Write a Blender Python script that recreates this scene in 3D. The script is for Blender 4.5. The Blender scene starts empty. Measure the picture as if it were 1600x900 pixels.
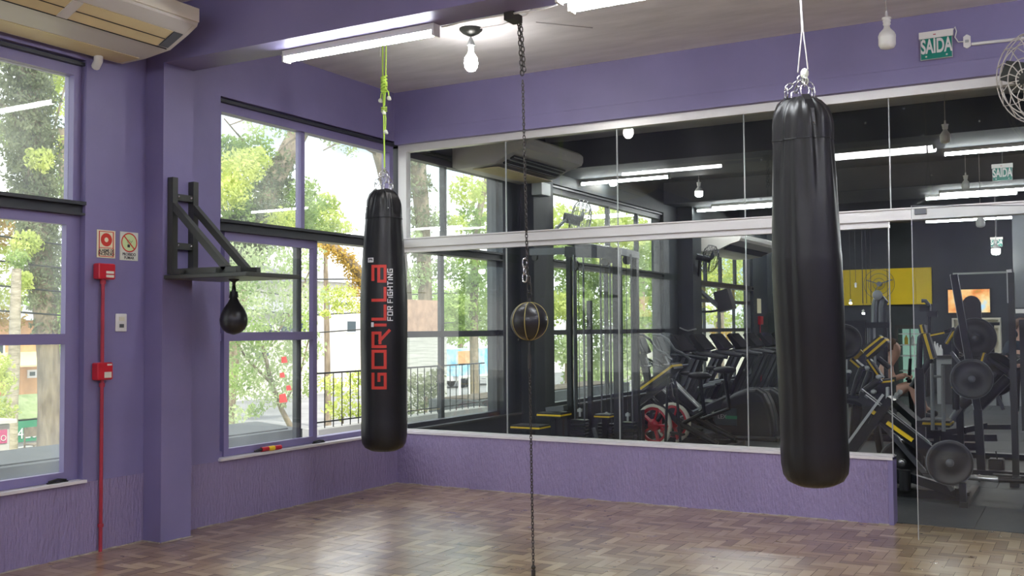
import bpy, math, random
import numpy as np
from mathutils import Vector, Matrix
random.seed(7); rng = np.random.default_rng(7)
scene = bpy.context.scene
C = scene.collection
# ------------------------------------------------------------------ camera
F_PX, YAW, PITCH, ROLL = 1583.2, 0.516821, 0.0399737, -0.00653083
CAM = Vector((5.524, -7.5688, 1.4))
fw = Vector((-math.sin(YAW)*math.cos(PITCH), math.cos(YAW)*math.cos(PITCH), math.sin(PITCH)))
r0 = Vector((math.cos(YAW), math.sin(YAW), 0)); u0 = r0.cross(fw)
rt = r0*math.cos(ROLL)+u0*math.sin(ROLL); up = -r0*math.sin(ROLL)+u0*math.cos(ROLL)
cam_data = bpy.data.cameras.new('camera'); cam = bpy.data.objects.new('camera', cam_data); C.objects.link(cam)
cam.matrix_world = Matrix(((rt.x, up.x, -fw.x, CAM.x), (rt.y, up.y, -fw.y, CAM.y), (rt.z, up.z, -fw.z, CAM.z), (0, 0, 0, 1)))
cam_data.sensor_width = 36; cam_data.lens = F_PX/1600*36; cam_data.clip_end = 500
scene.camera = cam
# ------------------------------------------------------------------ view, world, sun
scene.view_settings.view_transform = 'Standard'; scene.view_settings.look = 'None'
scene.view_settings.gamma = 1; scene.view_settings.use_curve_mapping = False
scene.view_settings.exposure = 0.0
SUN, SKY, TUBE, BULB = 5.0, 2.8, 74.0, 100.0
cy = scene.cycles
cy.use_denoising = True; cy.max_bounces = 8; cy.diffuse_bounces = 4; cy.glossy_bounces = 4
cy.transmission_bounces = 4; cy.transparent_max_bounces = 24; cy.sample_clamp_indirect = 6; cy.caustics_reflective = False; cy.caustics_refractive = False
world = bpy.data.worlds.new('world'); scene.world = world; world.use_nodes = True
wn = world.node_tree; wn.nodes.clear()
def wnode(t, **k):
    n = wn.nodes.new(t)
    for a, b in k.items(): setattr(n, a, b)
    return n
wo = wnode('ShaderNodeOutputWorld'); wb = wnode('ShaderNodeBackground'); wb.inputs['Strength'].default_value = SKY
tc = wnode('ShaderNodeTexCoord'); no = wnode('ShaderNodeTexNoise'); no.inputs['Scale'].default_value = 4.5; no.inputs['Detail'].default_value = 6
cr = wnode('ShaderNodeValToRGB'); cr.color_ramp.elements[0].position = 0.36; cr.color_ramp.elements[0].color = (0.34, 0.46, 0.60, 1)
cr.color_ramp.elements[1].position = 0.52; cr.color_ramp.elements[1].color = (1.0, 1.0, 1.0, 1)
wn.links.new(tc.outputs['Generated'], no.inputs['Vector']); wn.links.new(no.outputs['Fac'], cr.inputs['Fac'])
wn.links.new(cr.outputs['Color'], wb.inputs['Color']); wn.links.new(wb.outputs[0], wo.inputs[0])
sl = bpy.data.lights.new('sun', 'SUN'); sl.energy = SUN; sl.angle = 0.01; sl.color = (1.0, 0.95, 0.82)
so = bpy.data.objects.new('sun', sl); C.objects.link(so)
so.rotation_euler = Vector((-0.62, 0.28, -0.85)).to_track_quat('-Z', 'Y').to_euler()

def at(px, py, x=None, y=None, z=None):
    d = fw + rt*((px-800)/F_PX) + up*((450-py)/F_PX)
    if x is not None: t = (x-CAM.x)/d.x
    elif y is not None: t = (y-CAM.y)/d.y
    else: t = (z-CAM.z)/d.z
    return CAM + d*t

# ------------------------------------------------------------------ materials
MATS = {}
def mat(name, col, rough=0.6, metal=0.0, bump=0.0, bscale=40, var=0.0, vscale=3, emit=None, estr=0, stretch=None, spec=0.5, coat=0, bdist=0.01, col2=None, trans=0):
    m = bpy.data.materials.new(name); m.use_nodes = True; nt = m.node_tree; b = nt.nodes['Principled BSDF']
    L = nt.links.new
    b.inputs['Base Color'].default_value = (*col, 1); b.inputs['Roughness'].default_value = rough; b.inputs['Metallic'].default_value = metal
    b.inputs['Specular IOR Level'].default_value = spec; b.inputs['Coat Weight'].default_value = coat
    co = nt.nodes.new('ShaderNodeTexCoord'); vec = co.outputs['Object']
    if stretch:
        mp = nt.nodes.new('ShaderNodeMapping'); mp.inputs['Scale'].default_value = stretch; L(vec, mp.inputs[0]); vec = mp.outputs[0]
    if var or col2:
        n = nt.nodes.new('ShaderNodeTexNoise'); n.inputs['Scale'].default_value = vscale; n.inputs['Detail'].default_value = 6; L(vec, n.inputs['Vector'])
        r = nt.nodes.new('ShaderNodeValToRGB'); r.color_ramp.elements[0].position = 0.3; r.color_ramp.elements[1].position = 0.7
        c2 = col2 if col2 else tuple(min(1, c*(1+var)) for c in col); c1 = col if col2 else tuple(c*(1-var) for c in col)
        r.color_ramp.elements[0].color = (*c1, 1); r.color_ramp.elements[1].color = (*c2, 1)
        L(n.outputs['Fac'], r.inputs[0]); L(r.outputs[0], b.inputs['Base Color'])
    if bump:
        n = nt.nodes.new('ShaderNodeTexNoise'); n.inputs['Scale'].default_value = bscale; n.inputs['Detail'].default_value = 5; L(vec, n.inputs['Vector'])
        bp = nt.nodes.new('ShaderNodeBump'); bp.inputs['Strength'].default_value = bump; bp.inputs['Distance'].default_value = bdist
        L(n.outputs['Fac'], bp.inputs['Height']); L(bp.outputs[0], b.inputs['Normal'])
    if emit:
        b.inputs['Emission Color'].default_value = (*emit, 1); b.inputs['Emission Strength'].default_value = estr
    if trans: b.inputs['Transmission Weight'].default_value = trans
    MATS[name] = m; return m
M = MATS
mat('purple', (0.222, 0.196, 0.375), 0.5, bump=0.3, bscale=14, var=0.09, vscale=1.6, bdist=0.006)
mat('purple_rough', (0.315, 0.260, 0.455), 0.62, bump=0.8, bscale=62, var=0.08, vscale=2.5, stretch=(1, 1, 0.26), bdist=0.035)
mat('purple_trim', (0.235, 0.205, 0.39), 0.4, bump=0.1, bscale=20)
mat('char_wall', (0.031, 0.039, 0.044), 0.6, bump=0.25, bscale=10, var=0.2, vscale=2)
mat('char_frame', (0.035, 0.039, 0.045), 0.45)
mat('gym_ceiling', (0.045, 0.053, 0.068), 0.7, bump=0.2, bscale=6, var=0.15)
mat('ceiling_white', (0.70, 0.68, 0.70), 0.6, bump=0.35, bscale=5, var=0.10, vscale=2.2, bdist=0.01, stretch=(1, 3, 1))
mat('joint_dust', (0.42, 0.37, 0.30), 0.9, bump=0.5, bscale=60, var=0.3, vscale=20)
mat('alu', (0.72, 0.70, 0.69), 0.38, 0.35, bump=0.05)
mat('sill_white', (0.75, 0.72, 0.75), 0.5, bump=0.4, bscale=25, var=0.12)
mat('black_steel', (0.030, 0.032, 0.030), 0.38, 0.3)
mat('bracket_steel', (0.065, 0.070, 0.062), 0.42, 0.3)
mat('gym_steel', (0.022, 0.025, 0.030), 0.30, 0.4)
mat('gym_grey', (0.13, 0.14, 0.15), 0.35, 0.5)
mat('silver', (0.72, 0.73, 0.73), 0.25, 0.9)
mat('silver_paint', (0.45, 0.47, 0.47), 0.35, 0.2)
mat('rubber', (0.012, 0.013, 0.015), 0.5, bump=0.1)
mat('matte_black', (0.02, 0.02, 0.022), 0.9, spec=0.05)
mat('pad', (0.020, 0.020, 0.022), 0.42)
mat('yellow', (0.92, 0.62, 0.02), 0.5)
mat('yellow_wall', (0.95, 0.68, 0.008), 0.6, var=0.04)
mat('red', (0.55, 0.02, 0.035), 0.3)
mat('red_pipe', (0.42, 0.035, 0.06), 0.4, var=0.15, vscale=8)
mat('white_plastic', (0.80, 0.79, 0.77), 0.4)
mat('beige', (0.60, 0.57, 0.53), 0.45, var=0.05, vscale=1.5)
mat('beige_yellow', (0.66, 0.54, 0.30), 0.5, var=0.08, vscale=3)
mat('cream', (0.78, 0.74, 0.60), 0.45)
mat('dark_slot', (0.02, 0.02, 0.025), 0.7)
mat('vinyl', (0.009, 0.009, 0.010), 0.38, bump=0.35, bscale=9, stretch=(1, 1, 0.35), bdist=0.012, spec=0.42)
mat('vinyl_plain', (0.014, 0.014, 0.016), 0.33, bump=0.1, bscale=30)
mat('chrome', (0.75, 0.75, 0.74), 0.18, 1.0)
mat('dark_chain', (0.06, 0.055, 0.05), 0.45, 0.6)
mat('logo_red', (0.62, 0.045, 0.030), 0.5)
mat('logo_white', (0.78, 0.78, 0.78), 0.5)
mat('gold_piping', (0.42, 0.36, 0.12), 0.5)
mat('green_rope', (0.50, 0.72, 0.10), 0.7, bump=0.5, bscale=200)
mat('white_rope', (0.74, 0.76, 0.66), 0.8, bump=0.5, bscale=150)
mat('grey_rope', (0.45, 0.42, 0.42), 0.8)
mat('exit_green', (0.0, 0.22, 0.17), 0.4)
mat('sign_cream', (0.86, 0.80, 0.56), 0.5)
mat('sign_white', (0.74, 0.76, 0.66), 0.5)
mat('sign_lime', (0.70, 0.84, 0.42), 0.5)
mat('sign_red', (0.66, 0.05, 0.03), 0.5)
mat('black_print', (0.03, 0.03, 0.03), 0.6)
mat('bulb_glass', (0.85, 0.85, 0.82), 0.3)
mat('tube_on', (1, 1, 1), 0.4, emit=(0.93, 0.97, 1.0), estr=TUBE)
mat('tube_unseen', (1, 1, 1), 0.4, emit=(0.95, 0.98, 1.0), estr=TUBE*2.2)  # unseen tubes, stronger than the visible ones for extra light
mat('tube_gym', (1, 1, 1), 0.4, emit=(0.97, 1.0, 1.0), estr=TUBE*0.62)
mat('bulb_on', (1, 1, 1), 0.4, emit=(1.0, 0.97, 0.92), estr=BULB)
mat('fridge_light', (0.6, 0.8, 0.7), 0.4, emit=(0.5, 0.85, 0.70), estr=0.35)
mat('rubber_floor', (0.060, 0.066, 0.070), 0.5, bump=0.3, bscale=60, var=0.15, vscale=3)
mat('skin', (0.68, 0.42, 0.32), 0.55)
mat('hair', (0.09, 0.05, 0.03), 0.7)
mat('shirt_dark', (0.02, 0.035, 0.05), 0.8)
mat('shirt_grey', (0.30, 0.31, 0.33), 0.8)
mat('shorts_blue', (0.05, 0.09, 0.16), 0.8)
mat('bark', (0.16, 0.125, 0.09), 0.9, bump=1.0, bscale=9, stretch=(1, 1, 0.25), bdist=0.05, col2=(0.34, 0.28, 0.21), vscale=9)
mat('bark_pale', (0.30, 0.26, 0.20), 0.9, bump=0.6, bscale=12, stretch=(1, 1, 3), bdist=0.03, col2=(0.52, 0.46, 0.38), vscale=5)
mat('asphalt', (0.22, 0.22, 0.22), 0.9, var=0.2, vscale=0.6)
mat('pavement', (0.55, 0.53, 0.50), 0.9, var=0.12, vscale=1.0)
mat('lawn', (0.20, 0.26, 0.05), 0.9, col2=(0.45, 0.42, 0.14), vscale=1.2)
mat('concrete', (0.15, 0.16, 0.16), 0.9, bump=0.4, bscale=8, var=0.12)
mat('wall_cream', (0.62, 0.60, 0.54), 0.8, var=0.06)
mat('wall_orange', (0.62, 0.36, 0.18), 0.8, var=0.15)
mat('awning_green', (0.03, 0.26, 0.13), 0.7, var=0.1)
mat('awning_stripe', (0.80, 0.62, 0.35), 0.7)
mat('plank_grey', (0.44, 0.44, 0.41), 0.85, stretch=(0.4, 0.4, 9), var=0.3, vscale=3)
mat('brick', (0.40, 0.26, 0.19), 0.9, var=0.25, vscale=6)
mat('truck_blue', (0.08, 0.42, 0.72), 0.5, col2=(0.65, 0.78, 0.85), vscale=2.2)
mat('truck_white', (0.75, 0.76, 0.76), 0.5)
mat('barrier_yellow', (0.82, 0.58, 0.06), 0.6)
mat('cushion_red', (0.75, 0.03, 0.03), 0.6)
mat('roof_grey', (0.30, 0.30, 0.31), 0.8)
mat('dark_window', (0.05, 0.07, 0.08), 0.2)
mat('magenta_print', (0.62, 0.12, 0.25), 0.6)

def leafmat(name, c1, c2, tr=0.5, vs=0.9):
    m = bpy.data.materials.new(name); m.use_nodes = True; nt = m.node_tree; nt.nodes.clear(); L = nt.links.new
    o = nt.nodes.new('ShaderNodeOutputMaterial'); d = nt.nodes.new('ShaderNodeBsdfDiffuse'); t = nt.nodes.new('ShaderNodeBsdfTranslucent'); mx = nt.nodes.new('ShaderNodeMixShader')
    mx.inputs[0].default_value = tr
    co = nt.nodes.new('ShaderNodeTexCoord'); n = nt.nodes.new('ShaderNodeTexNoise'); n.inputs['Scale'].default_value = vs; n.inputs['Detail'].default_value = 7; n.inputs['Roughness'].default_value = 0.7
    r = nt.nodes.new('ShaderNodeValToRGB'); r.color_ramp.elements[0].position = 0.36; r.color_ramp.elements[1].position = 0.64
    r.color_ramp.elements[0].color = (*c1, 1); r.color_ramp.elements[1].color = (*c2, 1)
    L(co.outputs['Object'], n.inputs[0]); L(n.outputs['Fac'], r.inputs[0]); L(r.outputs[0], d.inputs[0]); L(r.outputs[0], t.inputs[0])
    L(d.outputs[0], mx.inputs[1]); L(t.outputs[0], mx.inputs[2]); L(mx.outputs[0], o.inputs[0]); MATS[name] = m
leafmat('leaf_green', (0.20, 0.32, 0.10), (0.56, 0.68, 0.28))
leafmat('leaf_lime', (0.40, 0.50, 0.12), (0.80, 0.84, 0.34))
leafmat('leaf_dark', (0.14, 0.17, 0.10), (0.40, 0.44, 0.28))
leafmat('leaf_pale', (0.32, 0.42, 0.20), (0.70, 0.78, 0.50))
leafmat('leaf_orange', (0.30, 0.20, 0.06), (0.80, 0.58, 0.18))

def glassmat(name, haze, tint=(0.96, 0.98, 0.97), refl=2.0, spots=0.0):
    m = bpy.data.materials.new(name); m.use_nodes = True; nt = m.node_tree; nt.nodes.clear(); L = nt.links.new
    N = nt.nodes.new; o = N('ShaderNodeOutputMaterial'); tr = N('ShaderNodeBsdfTransparent'); tr.inputs[0].default_value = (*tint, 1)
    g = N('ShaderNodeBsdfGlossy'); g.inputs['Roughness'].default_value = 0.01; g.inputs['Color'].default_value = (1, 1, 1, 1)
    di = N('ShaderNodeBsdfDiffuse'); di.inputs[0].default_value = (0.80, 0.86, 0.84, 1)
    tl = N('ShaderNodeBsdfTranslucent'); tl.inputs[0].default_value = (0.80, 0.86, 0.82, 1); ad = N('ShaderNodeMixShader'); ad.inputs[0].default_value = 0.5
    L(di.outputs[0], ad.inputs[1]); L(tl.outputs[0], ad.inputs[2])
    fr = N('ShaderNodeFresnel'); fr.inputs['IOR'].default_value = 1.5; ge = N('ShaderNodeNewGeometry')
    s = N('ShaderNodeMath'); s.operation = 'SUBTRACT'; s.inputs[0].default_value = 1; L(ge.outputs['Backfacing'], s.inputs[1])
    mu = N('ShaderNodeMath'); mu.operation = 'MULTIPLY'; L(fr.outputs[0], mu.inputs[0]); L(s.outputs[0], mu.inputs[1])
    m2 = N('ShaderNodeMath'); m2.operation = 'MULTIPLY'; m2.use_clamp = True; L(mu.outputs[0], m2.inputs[0]); m2.inputs[1].default_value = refl
    co = N('ShaderNodeTexCoord'); n = N('ShaderNodeTexNoise'); n.inputs['Scale'].default_value = 2.5; n.inputs['Detail'].default_value = 8; L(co.outputs['Object'], n.inputs[0])
    hz = N('ShaderNodeMapRange'); hz.inputs['From Min'].default_value = 0.35; hz.inputs['From Max'].default_value = 0.7; hz.inputs['To Min'].default_value = haze*0.4; hz.inputs['To Max'].default_value = haze*1.6; L(n.outputs['Fac'], hz.inputs['Value'])
    fac = hz.outputs[0]
    if spots:
        v = N('ShaderNodeTexVoronoi'); v.inputs['Scale'].default_value = 5.5; L(co.outputs['Object'], v.inputs['Vector'])
        lt = N('ShaderNodeMath'); lt.operation = 'LESS_THAN'; lt.inputs[1].default_value = 0.045; L(v.outputs['Distance'], lt.inputs[0])
        ms = N('ShaderNodeMath'); ms.operation = 'MULTIPLY'; ms.inputs[1].default_value = spots; L(lt.outputs[0], ms.inputs[0])
        aa = N('ShaderNodeMath'); aa.operation = 'ADD'; L(fac, aa.inputs[0]); L(ms.outputs[0], aa.inputs[1]); fac = aa.outputs[0]
    x1 = N('ShaderNodeMixShader'); L(fac, x1.inputs[0]); L(tr.outputs[0], x1.inputs[1]); L(ad.outputs[0], x1.inputs[2])
    x2 = N('ShaderNodeMixShader'); L(m2.outputs[0], x2.inputs[0]); L(x1.outputs[0], x2.inputs[1]); L(g.outputs[0], x2.inputs[2]); L(x2.outputs[0], o.inputs[0])
    MATS[name] = m
glassmat('pane_partition', 0.010, refl=1.4, spots=0.16)
glassmat('pane_clear', 0.03, refl=1.5)
glassmat('pane_window', 0.11, refl=1.6)
glassmat('pane_door', 0.012, refl=1.3)

# parquet: per-plank colour comes from a face attribute
m = mat('parquet', (0.3, 0.2, 0.13), 0.34, coat=1.0, spec=0.5); nt = m.node_tree; b = nt.nodes['Principled BSDF']
b.inputs['Coat Roughness'].default_value = 0.26; b.inputs['Coat IOR'].default_value = 1.6; a = nt.nodes.new('ShaderNodeAttribute'); a.attribute_name = 'plank'; r = nt.nodes.new('ShaderNodeValToRGB')
els = r.color_ramp.elements; els[0].position = 0; els[0].color = (0.26, 0.165, 0.075, 1); els[1].position = 1; els[1].color = (0.62, 0.46, 0.25, 1)
for p_, c_ in ((0.25, (0.36, 0.23, 0.105)), (0.5, (0.43, 0.29, 0.135)), (0.8, (0.52, 0.37, 0.18))):
    e = els.new(p_); e.color = (*c_, 1)
co = nt.nodes.new('ShaderNodeTexCoord'); n = nt.nodes.new('ShaderNodeTexNoise'); n.inputs['Scale'].default_value = 1.3; n.inputs['Detail'].default_value = 7
mx = nt.nodes.new('ShaderNodeMixRGB'); mx.blend_type = 'MULTIPLY'; mx.inputs[0].default_value = 0.55
nt.links.new(a.outputs['Fac'], r.inputs[0]); nt.links.new(r.outputs[0], mx.inputs[1]); nt.links.new(co.outputs['Object'], n.inputs[0])
r2 = nt.nodes.new('ShaderNodeValToRGB'); r2.color_ramp.elements[0].position = 0.3; r2.color_ramp.elements[0].color = (0.55, 0.5, 0.5, 1); r2.color_ramp.elements[1].position = 0.65
nt.links.new(n.outputs['Fac'], r2.inputs[0]); nt.links.new(r2.outputs[0], mx.inputs[2]); nt.links.new(mx.outputs[0], b.inputs['Base Color'])
n3 = nt.nodes.new('ShaderNodeTexNoise'); n3.inputs['Scale'].default_value = 9; n3.inputs['Detail'].default_value = 6; nt.links.new(co.outputs['Object'], n3.inputs[0])
mr = nt.nodes.new('ShaderNodeMapRange'); mr.inputs['To Min'].default_value = 0.20; mr.inputs['To Max'].default_value = 0.42; nt.links.new(n3.outputs['Fac'], mr.inputs['Value']); nt.links.new(mr.outputs[0], b.inputs['Roughness'])
bp = nt.nodes.new('ShaderNodeBump'); bp.inputs['Strength'].default_value = 0.25; bp.inputs['Distance'].default_value = 0.004; nt.links.new(n3.outputs['Fac'], bp.inputs['Height']); nt.links.new(bp.outputs[0], b.inputs['Normal'])
mat('parquet_gap', (0.05, 0.035, 0.025), 0.8)
# TV picture
m = mat('tv_picture', (0, 0, 0), 0.3); nt = m.node_tree; b = nt.nodes['Principled BSDF']
co = nt.nodes.new('ShaderNodeTexCoord'); n = nt.nodes.new('ShaderNodeTexNoise'); n.inputs['Scale'].default_value = 2.6; n.inputs['Detail'].default_value = 4
r = nt.nodes.new('ShaderNodeValToRGB'); els = r.color_ramp.elements; els[0].position = 0.3; els[0].color = (0.10, 0.35, 0.03, 1); els[1].position = 0.72; els[1].color = (0.5, 0.75, 0.95, 1)
for p_, c_ in ((0.42, (0.85, 0.25, 0.05)), (0.5, (0.95, 0.48, 0.15)), (0.6, (1.0, 0.75, 0.35))):
    e = els.new(p_); e.color = (*c_, 1)
nt.links.new(co.outputs['Object'], n.inputs[0]); nt.links.new(n.outputs['Fac'], r.inputs[0]); nt.links.new(r.outputs[0], b.inputs['Emission Color']); b.inputs['Emission Strength'].default_value = 1.1

# ------------------------------------------------------------------ mesh helper
def frame_of(d):
    d = d.normalized(); a = Vector((0, 0, 1)) if abs(d.z) < 0.95 else Vector((1, 0, 0))
    s = d.cross(a).normalized(); return s, s.cross(d).normalized()
class MB:
    def __init__(s): s.v = []; s.f = []; s.sm = []
    def add(s, vs, fs, smooth=False):
        k = len(s.v); s.v += [tuple(v) for v in vs]; s.f += [tuple(k+i for i in f) for f in fs]; s.sm += [smooth]*len(fs); return s
    def box(s, a, b):
        x0, x1 = sorted((a[0], b[0])); y0, y1 = sorted((a[1], b[1])); z0, z1 = sorted((a[2], b[2]))
        return s.add([(x0,y0,z0),(x1,y0,z0),(x1,y1,z0),(x0,y1,z0),(x0,y0,z1),(x1,y0,z1),(x1,y1,z1),(x0,y1,z1)],
              [(0,3,2,1),(4,5,6,7),(0,1,5,4),(1,2,6,5),(2,3,7,6),(3,0,4,7)])
    def cbox(s, a, b, c=0.01):
        # box with chamfered vertical and top edges
        x0, x1 = sorted((a[0], b[0])); y0, y1 = sorted((a[1], b[1])); z0, z1 = sorted((a[2], b[2]))
        o = [(x0+c,y0),(x1-c,y0),(x1,y0+c),(x1,y1-c),(x1-c,y1),(x0+c,y1),(x0,y1-c),(x0,y0+c)]
        i = [(x0+2*c,y0+c),(x1-2*c,y0+c),(x1-c,y0+2*c),(x1-c,y1-2*c),(x1-2*c,y1-c),(x0+2*c,y1-c),(x0+c,y1-2*c),(x0+c,y0+2*c)]
        vs = [(x,y,z0) for x,y in i]+[(x,y,z0+c) for x,y in o]+[(x,y,z1-c) for x,y in o]+[(x,y,z1) for x,y in i]
        fs = [tuple(range(7,-1,-1)), tuple(range(24,32))]
        for l in range(3): fs += [(l*8+k, l*8+(k+1)%8, l*8+8+(k+1)%8, l*8+8+k) for k in range(8)]
        return s.add(vs, fs)
    def bar(s, p, q, w, h=None, roll=0, taper=1.0):
        p = Vector(p); q = Vector(q); h = h or w; a, b = frame_of(q-p)
        if roll: a, b = a*math.cos(roll)+b*math.sin(roll), b*math.cos(roll)-a*math.sin(roll)
        vs = []
        for o, t in ((p, 1), (q, taper)): vs += [o+a*w/2*t*i+b*h/2*t*j for i, j in ((-1,-1),(1,-1),(1,1),(-1,1))]
        return s.add(vs, [(0,1,2,3),(7,6,5,4),(0,4,5,1),(1,5,6,2),(2,6,7,3),(3,7,4,0)])
    def tube(s, pts, r, n=8, smooth=True, closed=False):
        pts = [Vector(p) for p in pts]; rs = r if isinstance(r, (list, tuple)) else [r]*len(pts); vs = []; fs = []; m_ = len(pts); a = None
        for i, p in enumerate(pts):
            d = (pts[(i+1) % m_]-pts[i-1]) if closed else (pts[min(i+1, m_-1)]-pts[max(i-1, 0)])
            if a is None: a, b = frame_of(d)
            else:
                d = d.normalized(); a = (a-d*a.dot(d)).normalized(); b = d.cross(a)*-1
            d = d.normalized(); b = a.cross(d)
            vs += [p+(a*math.cos(t)+b*math.sin(t))*rs[i] for t in [2*math.pi*k/n for k in range(n)]]
        for i in range(m_ if closed else m_-1):
            j = (i+1) % m_
            fs += [(i*n+k, j*n+k, j*n+(k+1) % n, i*n+(k+1) % n) for k in range(n)]
        s.add(vs, fs, smooth)
        if not closed:
            s.add(vs[:n], [tuple(range(n))]); s.add(vs[-n:], [tuple(range(n-1, -1, -1))])
        return s
    def lathe(s, prof, o=(0,0,0), ax=(0,0,1), n=24, rf=None, smooth=True):
        caps = prof[0] != prof[-1]
        o = Vector(o); ax = Vector(ax).normalized(); a, b = frame_of(ax); vs = []; fs = []
        for i, (r_, h) in enumerate(prof):
            for k in range(n):
                t = 2*math.pi*k/n; rr = r_*(rf(h, t) if rf else 1); vs.append(o+ax*h+(a*math.cos(t)+b*math.sin(t))*rr)
        for i in range(len(prof)-1): fs += [(i*n+k, i*n+(k+1) % n, (i+1)*n+(k+1) % n, (i+1)*n+k) for k in range(n)]
        s.add(vs, fs, smooth)
        if caps: s.add(vs[:n], [tuple(range(n-1, -1, -1))], smooth); s.add(vs[-n:], [tuple(range(n))], smooth)
        return s
    def prism(s, poly, d):
        # poly: list of 3d points; d: extrusion vector
        d = Vector(d); n = len(poly); vs = [Vector(p) for p in poly]; nn = Vector((0, 0, 0))
        for i in range(n): nn += vs[i].cross(vs[(i+1) % n])
        if nn.dot(d) > 0: vs = vs[::-1]
        vs = vs+[v+d for v in vs]
        return s.add(vs, [tuple(range(n)), tuple(range(2*n-1, n-1, -1))]+[(i, i+n, (i+1) % n+n, (i+1) % n) for i in range(n)])
    def ball(s, c, r, n=16, sc=(1, 1, 1)):
        m_ = n//2; vs = []; fs = []
        for i in range(m_+1):
            th = math.pi*i/m_
            for k in range(n):
                t = 2*math.pi*k/n; vs.append((c[0]+r*sc[0]*math.sin(th)*math.cos(t), c[1]+r*sc[1]*math.sin(th)*math.sin(t), c[2]+r*sc[2]*math.cos(th)))
        for i in range(m_): fs += [(i*n+k, (i+1)*n+k, (i+1)*n+(k+1) % n, i*n+(k+1) % n) for k in range(n)]
        return s.add(vs, fs, True)
    def link(s, c, ax, side, L=0.03, W=0.018, r=0.003, n=5):
        ax = Vector(ax).normalized(); sd = Vector(side); sd = (sd-ax*sd.dot(ax)).normalized(); c = Vector(c); pts = []
        for k in range(10):
            t = 2*math.pi*k/10; pts.append(c+sd*math.cos(t)*W/2+ax*(math.sin(t)*W/2+(L-W)/2*(1 if math.sin(t) > 0.01 else -1 if math.sin(t) < -0.01 else 0)))
        return s.tube(pts, r, n, closed=True)
    def chain(s, p, q, L=0.03, W=0.02, r=0.003):
        p = Vector(p); q = Vector(q); d = q-p; n = max(1, int(d.length/(L*0.78))); a, b = frame_of(d)
        for i in range(n): s.link(p+d*((i+0.5)/n), d, a if i % 2 else b, L, W, r)
        return s
    def build(s, name, material, parent=None, off=None):
        me = bpy.data.meshes.new(name)
        if off is None and parent is not None:
            off = parent.matrix_world.translation if not parent.parent else None
            off = ORIG.get(parent.name, Vector((0, 0, 0)))
        off = off or Vector((0, 0, 0))
        me.from_pydata([(v[0]-off[0], v[1]-off[1], v[2]-off[2]) for v in s.v], [], s.f)
        me.polygons.foreach_set('use_smooth', s.sm); me.update()
        me.materials.append(M[material] if isinstance(material, str) else material)
        o = bpy.data.objects.new(name, me); C.objects.link(o)
        if parent is not None: o.parent = parent; ORIG[o.name] = off
        return o
ORIG = {}
def tag(o, label=None, cat=None, group=None, kind=None):
    if label: o['label'] = label
    if cat: o['category'] = cat
    if group: o['group'] = group
    if kind: o['kind'] = kind
    return o
def thing(name, label, cat, loc, group=None):
    o = bpy.data.objects.new(name, None); o.empty_display_size = 0.1; C.objects.link(o); o.location = loc; ORIG[o.name] = Vector(loc); return tag(o, label, cat, group)
def solid(name, mb, material, label, cat, group=None, loc=None):
    o = mb.build(name, material, off=Vector(loc) if loc is not None else None)
    if loc is not None: o.location = loc
    return tag(o, label, cat, group)
def struct(name, mb, material, parent=None):
    o = mb.build(name, material, parent)
    if parent is None: o['kind'] = 'structure'
    return o
def sroot(name, loc=(0, 0, 0)):
    o = bpy.data.objects.new(name, None); C.objects.link(o); o.location = loc; o['kind'] = 'structure'; ORIG[o.name] = Vector(loc); return o
def dup(root, loc, label=None, group=None, rotz=None):
    r_ = root.copy(); C.objects.link(r_); r_.location = loc; ORIG[r_.name] = Vector(loc)
    if rotz is not None: r_.rotation_euler = (0, 0, rotz)
    if label: r_['label'] = label
    if group: r_['group'] = group
    for ch in list(root.children):
        c_ = ch.copy(); C.objects.link(c_); c_.parent = r_
        for g_ in list(ch.children):
            d_ = g_.copy(); C.objects.link(d_); d_.parent = c_
    return r_
def text(name, body, size, origin, xdir, ydir, material, parent=None, ext=0.002, sx=1.0, align='CENTER', bold=0.0):
    cu = bpy.data.curves.new(name, 'FONT'); cu.body = body; cu.size = size; cu.align_x = align; cu.align_y = 'CENTER'; cu.extrude = ext; cu.offset = bold
    cu.materials.append(M[material]); o = bpy.data.objects.new(name, cu); C.objects.link(o)
    x = Vector(xdir).normalized(); y = Vector(ydir).normalized(); z = x.cross(y); org = Vector(origin)
    if parent is not None: o.parent = parent; org = org-ORIG.get(parent.name, Vector((0, 0, 0)))
    o.matrix_local = Matrix(((x.x*sx, y.x, z.x, org.x), (x.y*sx, y.y, z.y, org.y), (x.z*sx, y.z, z.z, org.z), (0, 0, 0, 1)))
    return o

# ================================================================== THE SETTING
H = 3.58; SILL = 0.45; LINT = 3.13; BH = 3.2
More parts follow.
